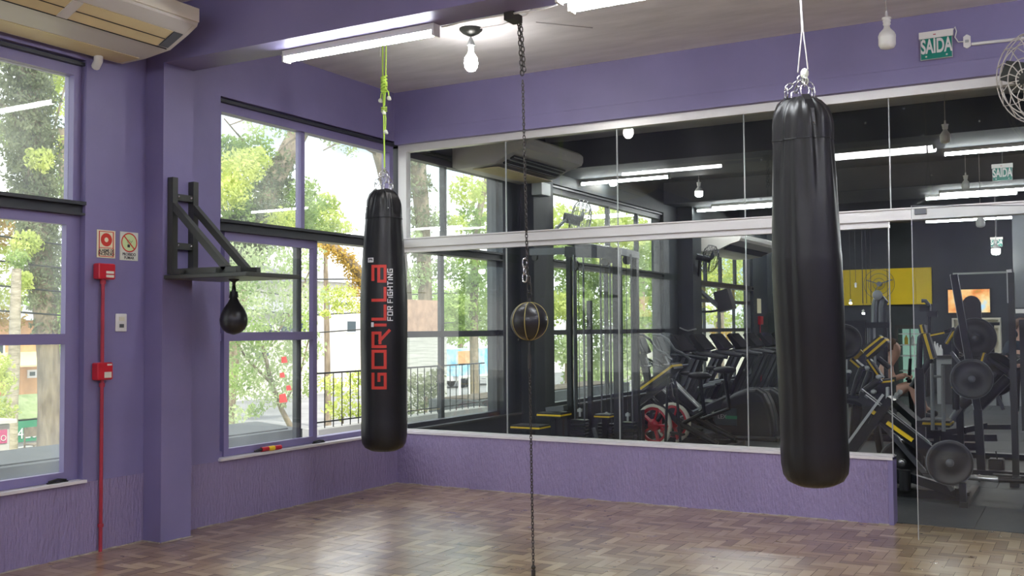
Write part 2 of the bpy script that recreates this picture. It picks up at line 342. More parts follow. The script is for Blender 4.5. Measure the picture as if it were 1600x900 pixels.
# parquet floor of the boxing room
def parquet():
    W, Lp, g = 0.07, 0.21, 0.0022
    vs = []; fs = []; cols = []
    X0, X1, Y0, Y1 = 0, 9, -11, 0.10
    z = 0.0
    def q(x0, y0, x1, y1):
        if x1 <= X0 or x0 >= X1 or y1 <= Y0 or y0 >= Y1: return
        x0 = max(x0, X0); x1 = min(x1, X1); y0 = max(y0, Y0); y1 = min(y1, Y1)
        k = len(vs); dz = random.uniform(-0.0006, 0.0006); dz2 = dz+random.uniform(-0.0005, 0.0005)
        vs.extend([(x0+g/2, y0+g/2, z+dz), (x1-g/2, y0+g/2, z+dz2), (x1-g/2, y1-g/2, z+dz2), (x0+g/2, y1-g/2, z+dz)]); fs.append((k, k+1, k+2, k+3)); cols.append(random.random())
    for j in range(-60, 60):
        for k in range(-120, 260):
            ox = k*W-j*Lp; oy = k*W+j*Lp-11
            if ox > X1+1 or ox < X0-1 or oy > Y1+1 or oy < Y0-1: continue
            q(ox, oy, ox+Lp, oy+W); q(ox+Lp, oy+W-Lp, ox+Lp+W, oy+W)
    me = bpy.data.meshes.new('floor'); me.from_pydata(vs, [], fs); at_ = me.attributes.new('plank', 'FLOAT', 'FACE'); at_.data.foreach_set('value', cols)
    me.materials.append(M['parquet']); o = bpy.data.objects.new('floor', me); C.objects.link(o); o['kind'] = 'structure'; return o
parquet()
struct('floor_base', MB().box((-0.2, -11, -0.12), (9, 0.10, -0.0018)), 'parquet_gap')
fg = struct('floor_gym', MB().box((-0.2, 0.102, -0.12), (9, 15, -0.004)), 'parquet_gap')
tl = MB()
for i in range(9):
    for j in range(15):
        sh = 0.5 if j % 2 else 0
        tl.box((max(0, i*1.0+sh*0.5-0.2)+0.003, 0.105+j*1.0, -0.003), (min(9, i+1+sh*0.5-0.2)-0.003, 0.10+(j+1)*1.0-0.003, 0.003))
struct('floor_gym_tiles', tl, 'rubber_floor')
# ceilings
struct('ceiling', MB().box((-0.2, -11, H), (9, 2.98, H+0.15)), 'ceiling_white')
struct('ceiling_gym', MB().box((-0.2, 2.98, H), (9, 15.2, H+0.15)), 'gym_ceiling')
struct('roof', MB().box((-0.5, -11.3, H+0.15), (9.3, 15.4, H+0.35)), 'concrete')
# beams across the rooms
struct('beam_room', MB().box((-0.02, -2.86, BH), (9, -2.60, H)), 'purple')
struct('beam_room', MB().box((-0.02, -8.30, BH), (9, -8.04, H)), 'purple')
for y0, y1 in ((3.0, 4.3), (6.8, 8.2), (10.6, 11.8)): struct('beam_gym', MB().box((-0.02, y0, 3.26), (9, y1, H)), 'gym_ceiling')
struct('beam_header', MB().box((0, -0.03, 3.10), (9, 0.16, H)).box((0, -0.035, 3.215), (9, -0.03, H)), 'purple')
# pillars
struct('pillar', MB().box((0, -2.86, 0), (0.17, -2.60, BH)), 'purple')
struct('pillar', MB().box((0, -8.30, 0), (0.17, -8.04, BH)), 'purple')
struct('pillar_gym', MB().box((0, 2.35, 0), (0.17, 2.65, H)), 'char_wall')
struct('pillar_gym', MB().box((0, 7.35, 0), (0.25, 7.75, H)), 'char_wall')
struct('pillar_gym', MB().box((0, 12.4, 0), (0.25, 12.8, H)), 'char_wall')
# window wall
bays_room = [(-7.4, -3.33), (-2.18, 0.02)]; bays_gym = [(0.12, 1.95), (3.16, 6.78), (8.3, 11.45)]
mw = MB(); mw.box((-0.2, -11.2, LINT), (0, 0.05, H)); mp_ = MB()
for a_, b_ in ((-11.2, -7.4), (-3.33, -2.18)): mp_.box((-0.2, a_, SILL), (0, b_, LINT))
w1 = struct('wall_left', mw, 'purple'); struct('wall_left_piers', mp_, 'purple')
struct('wall_left_lower', MB().box((-0.2, -11.2, -0.12), (0.004, 0.05, SILL)), 'purple_rough')
mg = MB().box((-0.2, 0.05, LINT), (0, 15.2, H)).box((-0.2, 0.05, -0.12), (0, 15.2, SILL))
for a_, b_ in ((1.95, 3.16), (6.78, 8.3), (11.45, 15.2)): mg.box((-0.2, a_, SILL), (0, b_, LINT))
struct('wall_left_gym', mg, 'char_wall')
struct('trim_1', MB().box((-0.16, -2.19, SILL), (0.03, 0.0, SILL+0.018)), 'sill_white')
struct('trim_2', MB().box((-0.16, -7.4, SILL), (0.03, -3.32, SILL+0.018)), 'sill_white')
struct('trim_3', MB().box((-0.16, 0.12, SILL), (0.03, 6.8, SILL+0.018)), 'char_frame')
# other walls
struct('wall_back', MB().box((-0.2, -11.2, -0.12), (9.2, -11, H)), 'purple')
struct('wall_right', MB().box((9, -11, -0.12), (9.2, 0.1, H)), 'purple')
struct('wall_right_gym', MB().box((9, 0.1, -0.12), (9.2, 15.2, H)), 'char_wall')
struct('wall_front', MB().box((-0.2, 15, -0.12), (9.2, 15.2, H)), 'char_wall')
# low wall under the glass partition
pw = MB().box((0.0, 0.0, 0), (4.27, 0.15, 0.455)); struct('wall_partition', pw, 'purple_rough')
struct('trim_4', MB().box((4.268, -0.006, 0), (4.30, 0.155, 0.47)), 'purple_trim')
struct('trim_5', MB().box((0.0, -0.012, 0.455), (4.30, 0.16, 0.475)), 'sill_white')
jn = MB(); rj = random.Random(2)
for (xa, ya, xb, yb) in ((0.004, -11, 0.004, -2.86), (0.0, -2.864, 0.17, -2.864), (0.174, -2.86, 0.174, -2.6), (0.004, -2.6, 0.004, 0), (0.0, -0.004, 4.27, -0.004)):
    L_ = math.hypot(xb-xa, yb-ya); n_ = max(2, int(L_/0.07))
    for k in range(n_):
        if rj.random() < 0.12: continue
        a_ = Vector((xa+(xb-xa)*k/n_, ya+(yb-ya)*k/n_, 0.001)); b_ = Vector((xa+(xb-xa)*(k+1)/n_, ya+(yb-ya)*(k+1)/n_, 0.001)); w_ = rj.uniform(0.006, 0.020); jn.box((min(a_.x, b_.x), min(a_.y, b_.y)-(w_ if ya == yb else 0), 0), (max(a_.x, b_.x)+(w_ if xa == xb else 0), max(a_.y, b_.y), rj.uniform(0.002, 0.008)))
struct('baseboard_joint', jn, 'joint_dust')
# ------------------------------------------------------------------ glass partition
gp = sroot('partition', (0, 0.06, 0.475))
struct('frame', MB().box((0.0, 0.03, 3.035), (9, 0.10, 3.10)), 'alu', gp)
struct('frame', MB().box((0.0, 0.02, 2.15), (9, 0.11, 2.235)).box((0.0, 0.005, 2.225), (9, 0.02, 2.235)), 'alu', gp)
struct('frame', MB().box((0.0, 0.035, 2.105), (4.30, 0.095, 2.125)).box((0.0, 0.05, 2.125), (4.30, 0.08, 2.15)), 'alu', gp)
struct('frame', MB().box((0.0, 0.03, 2.235), (0.09, 0.10, 3.035)).box((0.0, 0.03, 0.475), (0.05, 0.10, 2.105)), 'alu', gp)
struct('frame', MB().box((0.05, 0.045, 0.475), (4.30, 0.085, 0.49)), 'alu', gp)
seams = [0.07, 1.133, 2.189, 3.251, 4.313]
for i in range(4):
    struct('pane', MB().box((seams[i]+0.003, 0.060, 0.488), (seams[i+1]-(0.003 if i < 3 else 0.02), 0.070, 2.107)), 'pane_partition', gp)
    tl_ = 0.0066 if i > 1 else 0.0
    struct('pane', MB().prism([(seams[i]+0.003, 0.062, 2.233), (seams[i]+0.003, 0.070, 2.233), (seams[i]+0.003, 0.070+tl_, 3.037), (seams[i]+0.003, 0.062+tl_, 3.037)], (seams[i+1]-seams[i]-0.006, 0, 0)), 'pane_partition', gp)
    if i: struct('seam', MB().box((seams[i]-0.003, 0.056, 0.49), (seams[i]+0.003, 0.074, 2.106)).box((seams[i]-0.003, 0.056, 2.234), (seams[i]+0.003, 0.074, 3.036)), 'silver_paint', gp)
struct('seam', MB().box((4.290, 0.055, 0.49), (4.296, 0.075, 2.106)).box((4.310, 0.056, 2.234), (4.316, 0.074, 3.036)), 'silver_paint', gp)
struct('pane', MB().prism([(4.318, 0.062, 2.233), (4.318, 0.070, 2.233), (4.318, 0.0766, 3.037), (4.318, 0.0686, 3.037)], (2.08, 0, 0)), 'pane_partition', gp)
struct('pane', MB().box((6.2, 0.060, 0.01), (9, 0.070, 2.15)), 'pane_partition', gp)
# open glass door leaf, hinged far right, free edge towards the camera
d1 = sroot('door_1', (4.554, -0.50, 0.01))
p0 = Vector((4.53, -0.50, 0)); p1 = Vector((5.42, 0.045, 0)); dn = (p1-p0).normalized(); nn_ = Vector((-dn.y, dn.x, 0))*0.005
dm = MB().prism([p0-nn_+Vector((0, 0, 0.012)), p1-nn_+Vector((0, 0, 0.012)), p1-nn_+Vector((0, 0, 2.19)), p0-nn_+Vector((0, 0, 2.19))], nn_*2)
struct('pane', dm, 'pane_door', d1)
struct('edge', MB().box((p0.x-0.002, p0.y-0.004, 0.012), (p0.x+0.002, p0.y+0.004, 2.19)), 'silver_paint', d1)
struct('edge', MB().bar(p0+Vector((0, 0, 2.19)), p1+Vector((0, 0, 2.19)), 0.010, 0.004), 'gym_grey', d1)
struct('lock_plate', MB().box((p0.x+0.02, p0.y-0.012, 2.13), (p0.x+0.09, p0.y+0.035, 2.165)), 'gym_grey', d1)

# ------------------------------------------------------------------ windows
def window(n, y0, y1, mull, pm, tm, sash=None, opening=None, bars=(1.35,), zt=2.2, xg=-0.10, m2=None):
    w = sroot('window_%d' % n, (xg, y0, SILL))
    f = MB(); e = 0.055
    f.box((xg-0.04, y0, LINT-0.10), (xg+0.05, y1, LINT)).box((xg-0.04, y0, SILL+0.018), (xg+0.05, y1, SILL+0.06))
    f.box((xg-0.04, y0, SILL+0.06), (xg+0.05, y0+e, LINT-0.1)).box((xg-0.04, y1-e, SILL+0.06), (xg+0.05, y1, LINT-0.1))
    struct('window_frame', f, pm, w)
    struct('top_rail', MB().box((xg-0.02, y0, LINT-0.035), (xg+0.085, y1, LINT-0.012)), 'char_frame', w)
    struct('transom', MB().box((xg-0.03, y0, zt), (xg+0.11, y1, zt+0.022)).box((xg-0.02, y0, zt-0.05), (xg+0.07, y1, zt)).box((xg-0.03, y0, zt-0.065), (xg+0.10, y1, zt-0.05)), 'char_frame', w)
    for m_ in mull: struct('mullion', MB().box((xg-0.03, m_-0.022, zt+0.02), (xg+0.03, m_+0.022, LINT-0.1)), pm, w)
    for m_ in (m2 if m2 is not None else mull): struct('mullion', MB().box((xg-0.05, m_-0.03, SILL+0.05), (xg-0.01, m_+0.03, zt-0.06)), 'char_frame', w)
    ed = [y0+e]+list(mull)+[y1-e]
    for a_, b_ in zip(ed[:-1], ed[1:]):
        struct('pane', MB().box((xg-0.003, a_, zt+0.02), (xg+0.003, b_, LINT-0.1)), 'pane_window' if n < 3 else 'pane_clear', w)
        if opening and a_ >= opening[0]-0.2 and b_ <= opening[1]+0.2: continue
        struct('pane', MB().box((xg-0.003, a_, SILL+0.06), (xg+0.003, b_, zt-0.06)), 'pane_window' if n < 3 else 'pane_clear', w)
    for zb in bars:
        for a_, b_ in zip(ed[:-1], ed[1:]):
            if opening and a_ >= opening[0]-0.2 and b_ <= opening[1]+0.2: continue
            struct('glazing_bar', MB().box((xg-0.025, a_, zb-0.03), (xg+0.035, b_, zb+0.03)), pm, w)
    if sash:
        a_, b_ = sash; s_ = MB()
        s_.box((xg+0.02, a_, zt-0.13), (xg+0.065, b_, zt-0.065)).box((xg+0.02, a_, SILL+0.02), (xg+0.065, b_, SILL+0.075))
        s_.box((xg+0.02, a_, SILL+0.075), (xg+0.065, a_+0.05, zt-0.13)).box((xg+0.02, b_-0.05, SILL+0.075), (xg+0.065, b_, zt-0.13)).box((xg+0.02, a_+0.05, 1.32), (xg+0.065, b_-0.05, 1.385))
        struct('sash', s_, 'purple_trim', w)
    return w
window(1, -7.4, -3.33, [-6.4, -5.4, -4.4], 'purple_trim', 'char_frame', sash=(-4.38, -3.39))
window(2, -2.18, 0.02, [-1.20], 'purple_trim', 'char_frame', sash=(-2.10, -1.06), opening=(-1.15, 0.0))
window(3, 0.12, 1.95, [0.93], 'char_frame', 'char_frame')
window(4, 3.16, 6.78, [4.95, 5.95], 'char_frame', 'char_frame')
window(5, 8.3, 11.45, [8.95, 9.75, 10.6], 'char_frame', 'char_frame', bars=(1.35, 1.85), zt=2.15)

# ================================================================== THINGS IN THE BOXING ROOM
# --- big black punching bags
def bag(name, label, group, base, Rb, Hh, Rt, lean, seed, chains_to, logo=False):
    root = thing(name, label, 'punching bag', base, group); r = random.Random(seed)
    ph = [r.uniform(0, 6.28) for _ in range(6)]
    prof = [(0.02, 0.0), (Rb*0.55, 0.006), (Rb*0.82, 0.030), (Rb*0.95, 0.065), (Rb*0.995, 0.12), (Rb, 0.2)]
    dcm = (CAM-Vector(base)); dcm.z = 0; dcm.normalize(); sdm = Vector((0, 0, 1)).cross(dcm); dd = dcm*math.cos(-0.46)+sdm*math.sin(-0.46); TD = math.atan2(dd.x, dd.y)
    def rad(h):
        t = h/Hh
        if t < 0.6: return Rb*(1-0.02*math.sin(t*9))
        u = min(1, (t-0.6)/0.34); return Rb+(Rt-Rb)*(u**1.25)
    hh = 0.2
    while hh < Hh*0.925: hh += 0.03; prof.append((rad(hh), hh))
    FOLD = 0.06 if logo else 0.11
    def rf(h, t):
        k = max(0, (h/Hh-0.55)/0.45); lo = max(0, 1-h/0.25); da = (t-TD+math.pi) % (2*math.pi)-math.pi
        dent = 0 if logo else -0.075*math.exp(-(da/0.10)**2)*min(1, 0.25+h/Hh)*(1-lo)
        return 1+dent+k*k*FOLD*(math.sin(9*t+ph[0])+0.8*math.sin(14*t+ph[1]+h*3)+0.5*math.sin(5*t+ph[2]))+0.006*math.sin(2*t+h*2.1+ph[3])+0.006*math.sin(7*h+ph[4])*math.cos(t+ph[2])+lo*0.012*math.sin(26*t+ph[5])
    prof2 = prof+[(Rt*0.93, Hh*0.955), (Rt*0.80, Hh*0.972), (Rt*0.60, Hh*0.986), (Rt*0.36, Hh*0.996), (Rt*0.2, Hh)]
    ax = Vector((lean[0], lean[1], 1)).normalized()
    body = MB().lathe(prof2, base, ax, 72, rf).build('bag_body', 'vinyl', root)
    # padded collar with stitched folds around the shoulder
    h0 = Hh*0.885; c_prof = [(rad(h0)*1.012, h0), (rad(h0+0.03)*1.02, h0+0.03), (rad(h0+0.08)*1.025, h0+0.08), (Rt*1.02, Hh*0.94), (Rt*0.955, Hh*0.957), (Rt*0.83, Hh*0.974), (Rt*0.64, Hh*0.989), (Rt*0.42, Hh*0.998)]
    def rf2(h, t):
        k = (h-h0)/(Hh-h0); return rf(h, t)*(1+0.05*k*math.sin(8*t+ph[1])+0.02*math.sin(15*t+ph[4])*math.sin(h*40))
    MB().lathe(c_prof, base, ax, 72, rf2).build('collar', 'vinyl', root)
    a, b = frame_of(ax)
    st = MB(); st.tube([Vector(base)+ax*(h0+0.004)+(a*math.cos(t)+b*math.sin(t))*(rad(h0)*1.018*rf(h0, t)) for t in [2*math.pi*k/72 for k in range(72)]], 0.0022, 5, closed=True)
    st.build('seam', 'vinyl_plain', root)
    topc = Vector(base)+ax*Hh; knot = Vector(chains_to)
    dcam = (CAM-topc); dcam.z = 0; dcam.normalize(); side = Vector((0, 0, 1)).cross(dcam)
    for k in range(4):
        ang = math.radians(20+90*k); dr = dcam*math.cos(ang)+side*math.sin(ang)
        ring = topc+dr*Rt*0.52-ax*0.012
        q1_ = topc+dr*Rt*0.955-ax*Hh*0.042; q0_ = topc+dr*rad(Hh*0.915)*0.985-ax*Hh*0.085
        sp2 = MB(); tg = ax.cross(dr).normalized()
        for pa_, pb_ in ((q0_, q1_), (q1_, topc+dr*Rt*0.80-ax*0.035), (topc+dr*Rt*0.80-ax*0.035, ring+ax*0.012)): sp2.prism([pa_+tg*0.021, pa_-tg*0.021, pb_-tg*0.021, pb_+tg*0.021], dr*0.006)
        sp2.build('strap', 'vinyl_plain', root)
        rv = MB()
        for dx in (-0.012, 0.012): rv.ball(q0_+ax*0.012+dr*0.006+dr.cross(ax)*dx, 0.0048, 8)
        rv.ball(q0_+ax*0.032+dr*0.004, 0.0048, 8); rv.build('rivet', 'chrome', root)
        MB().link(ring+ax*0.03, ax, dr.cross(ax), 0.062, 0.044, 0.0035, 6).build('ring', 'chrome', root)
        MB().chain(ring+ax*0.055, knot, 0.042, 0.026, 0.0032).build('chain', 'chrome', root)
    return root, rad, ax, topc
# the lettered bag, hung in the corner on a lime rope
b1p = at(600, 705, y=-1.42); rp1 = at(600, 66, y=-1.42)
B1 = (b1p.x, -1.42, b1p.z); H1 = at(601, 296, y=-1.42).z-b1p.z; knot1 = Vector((rp1.x+0.005, -1.42, b1p.z+H1+0.16))
root1, rad1, ax1, top1 = bag('punching_bag', 'black heavy bag lettered in red and white, hanging before the room corner', 'heavy bags', B1, 0.172, H1, 0.125, (0.0, 0.0), 3, knot1, True)
dv = CAM-Vector(B1); dv.z = 0; dv.normalize(); sd = Vector((0, 0, 1)).cross(dv)
ppm = (CAM-Vector(B1)).dot(-fw)/F_PX   # metres per pixel at the bag
def on_bag(dxp, pyv, e=0.0025):
    z = at(600, pyv, y=-1.42).z; R_ = rad1(z-B1[2])*1.012+e; s_ = max(-0.95, min(0.95, dxp*ppm/R_)); a = math.asin(s_)
    c0 = Vector((B1[0], B1[1], z)); return c0+(dv*math.cos(a)+sd*math.sin(a))*R_
def stroke(mb, p, q, t, x0, y0, sx, sy):
    # a stroke in letter space (u along reading direction, v up); the letters read upwards on the bag
    p = Vector((p[0], p[1])); q = Vector((q[0], q[1])); d = (q-p); Ln = d.length; d.normalize(); nrm = Vector((-d.y, d.x)); p = p-d*t/2; q = q+d*t/2
    n = max(2, int((q-p).length/0.12)); vs = []
    for i in range(n+1):
        c = p+(q-p)*i/n
        for j in (-1, 0, 1):
            w = c+nrm*t/2*j; vs.append(on_bag(x0-w.y*sy, y0-w.x*sx))
    mb.add(vs, [(i*3+j, i*3+j+1, i*3+j+4, i*3+j+3) for i in range(n) for j in (0, 1)])
G = {'G': [(1, 1, 0, 1), (0, 1, 0, 0), (0, 0, 1, 0), (1, 0, 1, .52), (1, .52, .55, .52)],
     'O': [(0, 0, 1, 0), (1, 0, 1, 1), (1, 1, 0, 1), (0, 1, 0, 0)], 'R': [(0, 0, 0, 1), (0, 1, 1, 1), (1, 1, 1, .42), (1, .42, .28, .42), (.45, .42, 1.15, -.32)],
     'I': [(0, 0, 0, .78)], 'L': [(0, 1, 0, 0), (0, 0, 1, 0)], 'a': [(.12, 1, 1, 1), (1, 1, 1, 0), (1, 0, 0, 0), (0, 0, 0, .52), (0, .52, .95, .52)],
     'F': [(0, 0, 0, 1), (0, 1, 1, 1), (0, .5, .8, .5)], 'H': [(0, 0, 0, 1), (1, 0, 1, 1), (0, .5, 1, .5)], 'T': [(0, 1, 1, 1), (.5, 0, .5, 1)],
     'N': [(0, 0, 0, 1), (0, 1, 1, 0), (1, 0, 1, 1)], 'r': [(0, 0, 0, 1), (0, 1, 1, 1), (1, 1, 1, .5), (1, .5, 0, .5), (.5, .5, 1, 0)]}
lm = MB(); hgt = 18.5
for ch, y_s, y_e in (('G', 604, 583), ('O', 573, 548), ('R', 541, 520), ('I', 508, 508), ('L', 499, 479), ('L', 470, 452), ('a', 441, 418)):
    w = max(0.001, (y_s-y_e)/hgt)
    for a_ in G[ch]: stroke(lm, (a_[0]*w, a_[1]), (a_[2]*w, a_[3]), 0.24, 2.0, y_s, hgt, hgt)
lm.build('lettering', 'logo_red', root1)
wm = MB(); y_c = 501.0
for ch in 'FOR FIGHTING':
    if ch == ' ': y_c -= 3.2; continue
    w = 0.001 if ch == 'I' else 0.72
    for a_ in G['r' if ch == 'R' else ch]: stroke(wm, (a_[0]*w, a_[1]), (a_[2]*w, a_[3]), 0.20, 13.2, y_c, 7.0, 7.2)
    y_c -= (w*7.0+3.0)
wm.build('small_lettering', 'logo_white', root1); wm = MB()
stroke(wm, (0, 0), (0.18, 0.0), 0.22, -17.3, 509, 18, 18)
wm.build('accent', 'logo_white', root1); wm = MB()
for a_ in G['O']: stroke(wm, (a_[0]*.8, a_[1]), (a_[2]*.8, a_[3]), 0.2, -16.5, 411, 7, 7)
for a_ in G['r']: stroke(wm, (a_[0]*.5, a_[1]), (a_[2]*.5, a_[3]), 0.22, -18.4, 409.8, 3.4, 3.4)
wm.build('trademark_symbol', 'logo_white', root1)
# lime rope with frayed knots
rt_ = thing('rope', 'lime green knotted rope tied to the ceiling above the lettered heavy bag', 'rope', (rp1.x, -1.42, H))
def yz(py): return at(600, py, y=-1.42).z
X = rp1.x
MB().tube([(X-0.012, -1.42, H), (X-0.012, -1.42, yz(120)), (X-0.004, -1.42, yz(160)), (X, -1.42, yz(210)), (X+0.004, -1.42, knot1.z-0.02)], 0.0065, 7).tube([(X+0.02, -1.42, H), (X+0.016, -1.42, yz(118)), (X+0.004, -1.42, yz(165))], 0.0055, 7).build('strand', 'green_rope', rt_)
kn = MB()
for i in range(8):
    zz = yz(120+i*3.2); kn.tube([(X+0.022*math.cos(t+i), -1.42+0.022*math.sin(t+i), zz+0.012*math.sin(t*1.0)) for t in [2*math.pi*k/9 for k in range(9)]], 0.0055, 6, closed=True)
kn.build('knot', 'green_rope', rt_); kn = MB()
for i in range(3): kn.tube([(X+0.02*math.cos(t), -1.42+0.02*math.sin(t), yz(168+i*3)+0.004*math.sin(t)) for t in [2*math.pi*k/9 for k in range(9)]], 0.0055, 6, closed=True)
kn.build('knot', 'green_rope', rt_)
MB().tube([(X, -1.42, yz(142)), (X+0.03, -1.43, yz(141)), (X+0.05, -1.43, yz(146)), (X+0.052, -1.43, yz(152))], 0.005, 6).build('loose_end', 'green_rope', rt_)
MB().tube([(X, -1.42, yz(144)), (X-0.02, -1.43, yz(146)), (X-0.026, -1.43, yz(154))], 0.005, 6).build('loose_end', 'green_rope', rt_)
MB().tube([(X+0.005, -1.42, yz(174)), (X+0.024, -1.43, yz(186)), (X+0.02, -1.43, yz(204))], 0.005, 6).build('loose_end', 'green_rope', rt_)
for dx, py in ((0.052, 155), (-0.028, 157), (0.004, 176), (0.022, 207)): MB().ball((X+dx, -1.43, yz(py)), 0.016, 10, (1, 1, 1.1)).ball((X+dx+0.012, -1.43, yz(py+2)), 0.010, 8).build('frayed_tip', 'white_rope', rt_)
solid('cord', MB().tube([(X-0.05, -1.40, H), (X-0.05, -1.40, yz(86))], 0.003, 5), 'white_rope', 'short white cord end hanging from the ceiling beside the lime rope', 'cord')

# the plain bag, nearer the camera
D2 = 5.25
def atd(px, py, d): return CAM+(fw+rt*((px-800)/F_PX)+up*((450-py)/F_PX))*d
b2 = atd(1275, 759, D2); t2 = atd(1250, 152, D2); hv = t2-b2
kn2 = atd(1256, 118, D2)
root2, rad2, ax2, top2 = bag('punching_bag', 'plain black heavy bag hanging in front of the glass and the low wall', 'heavy bags', tuple(b2), 0.172, hv.length, 0.138, (hv.x/hv.z, hv.y/hv.z), 11, kn2)
ce = Vector((kn2.x-0.03, kn2.y, H)); rr = thing('rope', 'thin grey doubled cord from the ceiling holding the plain heavy bag', 'rope', tuple(ce))
MB().tube([ce, kn2+Vector((-0.005, 0, 0.24)), kn2+Vector((-0.03, 0, 0.02))], 0.004, 6).tube([ce+Vector((0.006, 0, 0)), kn2+Vector((0.0, 0, 0.24)), kn2+Vector((0.022, 0, 0.03))], 0.004, 6).build('strand', 'grey_rope', rr)
k2 = MB().ball(kn2+Vector((0.004, 0, 0.01)), 0.022, 10, (1, 1, 1.3)).ball(kn2+Vector((0.008, -0.005, -0.03)), 0.018, 10, (1, 1, 1.3)); k2.build('knot', 'white_rope', rr)

# --- double-end ball between ceiling beam and floor
bx, by = 2.735, -2.5
de = thing('double_end_ball', 'round black leather ball with gold piping strung between beam and floor', 'boxing ball', (bx, by, 0))
bc = Vector((bx+0.02, by, 1.441))
MB().ball(bc, 0.108, 40).build('ball', 'vinyl_plain', de)
pp = MB()
for k in range(4):
    an = k*math.pi/4+0.25; pp.tube([bc+Vector((math.cos(an)*math.sin(t), math.sin(an)*math.sin(t), math.cos(t)))*0.1085 for t in [2*math.pi*j/40 for j in range(40)]], 0.0022, 5, closed=True)
pp.build('piping', 'gold_piping', de)
MB().tube([bc+Vector((0, 0, 0.10)), bc+Vector((0, 0, 0.13))], 0.012, 8).build('loop', 'rubber', de)
MB().tube([bc-Vector((0, 0, 0.10)), bc-Vector((0, 0, 0.19))], 0.007, 8).build('loop', 'rubber', de)
MB().link(bc+Vector((0, 0, 0.15)), (0, 0, 1), (1, 0, 0), 0.05, 0.03, 0.004).build('loop', 'rubber', de)
MB().link(bc+Vector((0, 0, 0.19)), (0, 0, 1), (1, 0, 0), 0.06, 0.026, 0.004).link(bc+Vector((0.0, 0, 0.235)), (0, 0, 1), (0, 1, 0), 0.045, 0.024, 0.004).build('snap_hook', 'dark_chain', de)
MB().tube([bc+Vector((0, 0, -0.19)), bc+Vector((0, 0, -0.27))], 0.011, 8).build('snap_hook', 'dark_chain', de)
MB().chain(bc+Vector((-0.01, 0, 0.25)), Vector((bx-0.012, by, 2.83)), 0.024, 0.014, 0.0028).build('chain', 'dark_chain', de)
MB().chain(Vector((bx-0.015, by, 2.86)), Vector((bx-0.02, by-0.03, 3.20)), 0.034, 0.022, 0.0036).chain(Vector((bx-0.001, by, 2.88)), Vector((bx-0.01, by-0.03, 3.19)), 0.034, 0.022, 0.0036).build('top_chain', 'dark_chain', de)
MB().chain(bc+Vector((0, 0, -0.27)), Vector((bx+0.035, by, 0.05)), 0.022, 0.013, 0.0026).build('lower_chain', 'dark_chain', de)
MB().tube([(bx+0.035, by, 0.0), (bx+0.035, by, 0.04)], 0.012, 8).ball((bx+0.035, by, 0.055), 0.014, 8).build('floor_anchor', 'dark_chain', de)
MB().box((bx-0.06, by-0.13, 3.155), (bx+0.0, by-0.02, 3.198)).build('beam_clamp', 'dark_chain', de)
solid('snap_hook', MB().chain(at(820, 405, y=-2.5), at(820, 440, y=-2.5), 0.05, 0.028, 0.004).tube([at(822, 404, y=-2.5), at(826, 380, y=-2.5)], 0.0015, 4), 'chrome', 'chrome snap hooks dangling beside the chain above the round ball', 'hook', loc=tuple(at(820, 420, y=-2.5)))
# --- speed bag platform and speed bag
pf = thing('speed_bag_platform', 'black steel wall bracket holding a flat speed bag board on the pillar', 'boxing platform', (0.17, -2.7, 1.75))
for y_ in (-2.80, -2.62):
    zt_ = at(268 if y_ < -2.7 else 304, 277 if y_ < -2.7 else 285, x=0.2).z
    MB().box((0.172, y_-0.022, 1.78), (0.222, y_+0.022, zt_)).build('upright', 'bracket_steel', pf)
    MB().bar((0.21, y_, 2.24), (0.70, y_, 1.80), 0.040, 0.045).build('brace', 'bracket_steel', pf)
    MB().box((0.20, y_-0.02, 1.772), (0.80, y_+0.02, 1.812)).build('arm', 'bracket_steel', pf)
for zz in (2.30, 1.97):
    cb = MB().box((0.176, -2.78, zz-0.022), (0.212, -2.64, zz+0.022)).build('crossbar', 'bracket_steel', pf)
    for yy in (-2.765, -2.655): MB().ball((0.214, yy, zz+0.003), 0.011, 8).build('bolt', 'chrome', cb)
for xx in (0.30, 0.62): MB().box((xx, -2.86, 1.772), (xx+0.04, -2.46, 1.80)).build('crossbar', 'bracket_steel', pf)
MB().cbox((0.18, -2.86, 1.742), (0.92, -2.35, 1.770), 0.004).build('board', 'bracket_steel', pf)
MB().lathe([(0.035, 0), (0.035, 0.006), (0.012, 0.02), (0.010, 0.05)], (0.56, -2.6, 1.742), (0, 0, -1), 14).build('swivel', 'black_steel', pf)
sb = thing('speed_bag', 'small black teardrop speed bag hanging under the wall board', 'speed bag', (0.56, -2.6, 1.69))
sp = [(0.006, 0.0), (0.012, 0.01), (0.016, 0.05), (0.022, 0.085), (0.040, 0.12), (0.068, 0.16), (0.086, 0.20), (0.092, 0.235), (0.088, 0.27), (0.072, 0.30), (0.045, 0.322), (0.015, 0.332), (0.004, 0.334)]
MB().lathe(sp, (0.56, -2.6, 1.705), (0, 0, -1), 32, lambda h, t: 1+0.012*math.sin(4*t)).build('bag_body', 'vinyl_plain', sb)
MB().bar((0.545, -2.61, 1.66), (0.535, -2.61, 1.615), 0.012, 0.01).bar((0.575, -2.59, 1.66), (0.58, -2.59, 1.62), 0.012, 0.01).build('lacing', 'rubber', sb)
MB().tube([(0.56, -2.6, 1.695), (0.56, -2.6, 1.735)], 0.007, 6).build('hook', 'chrome', sb)

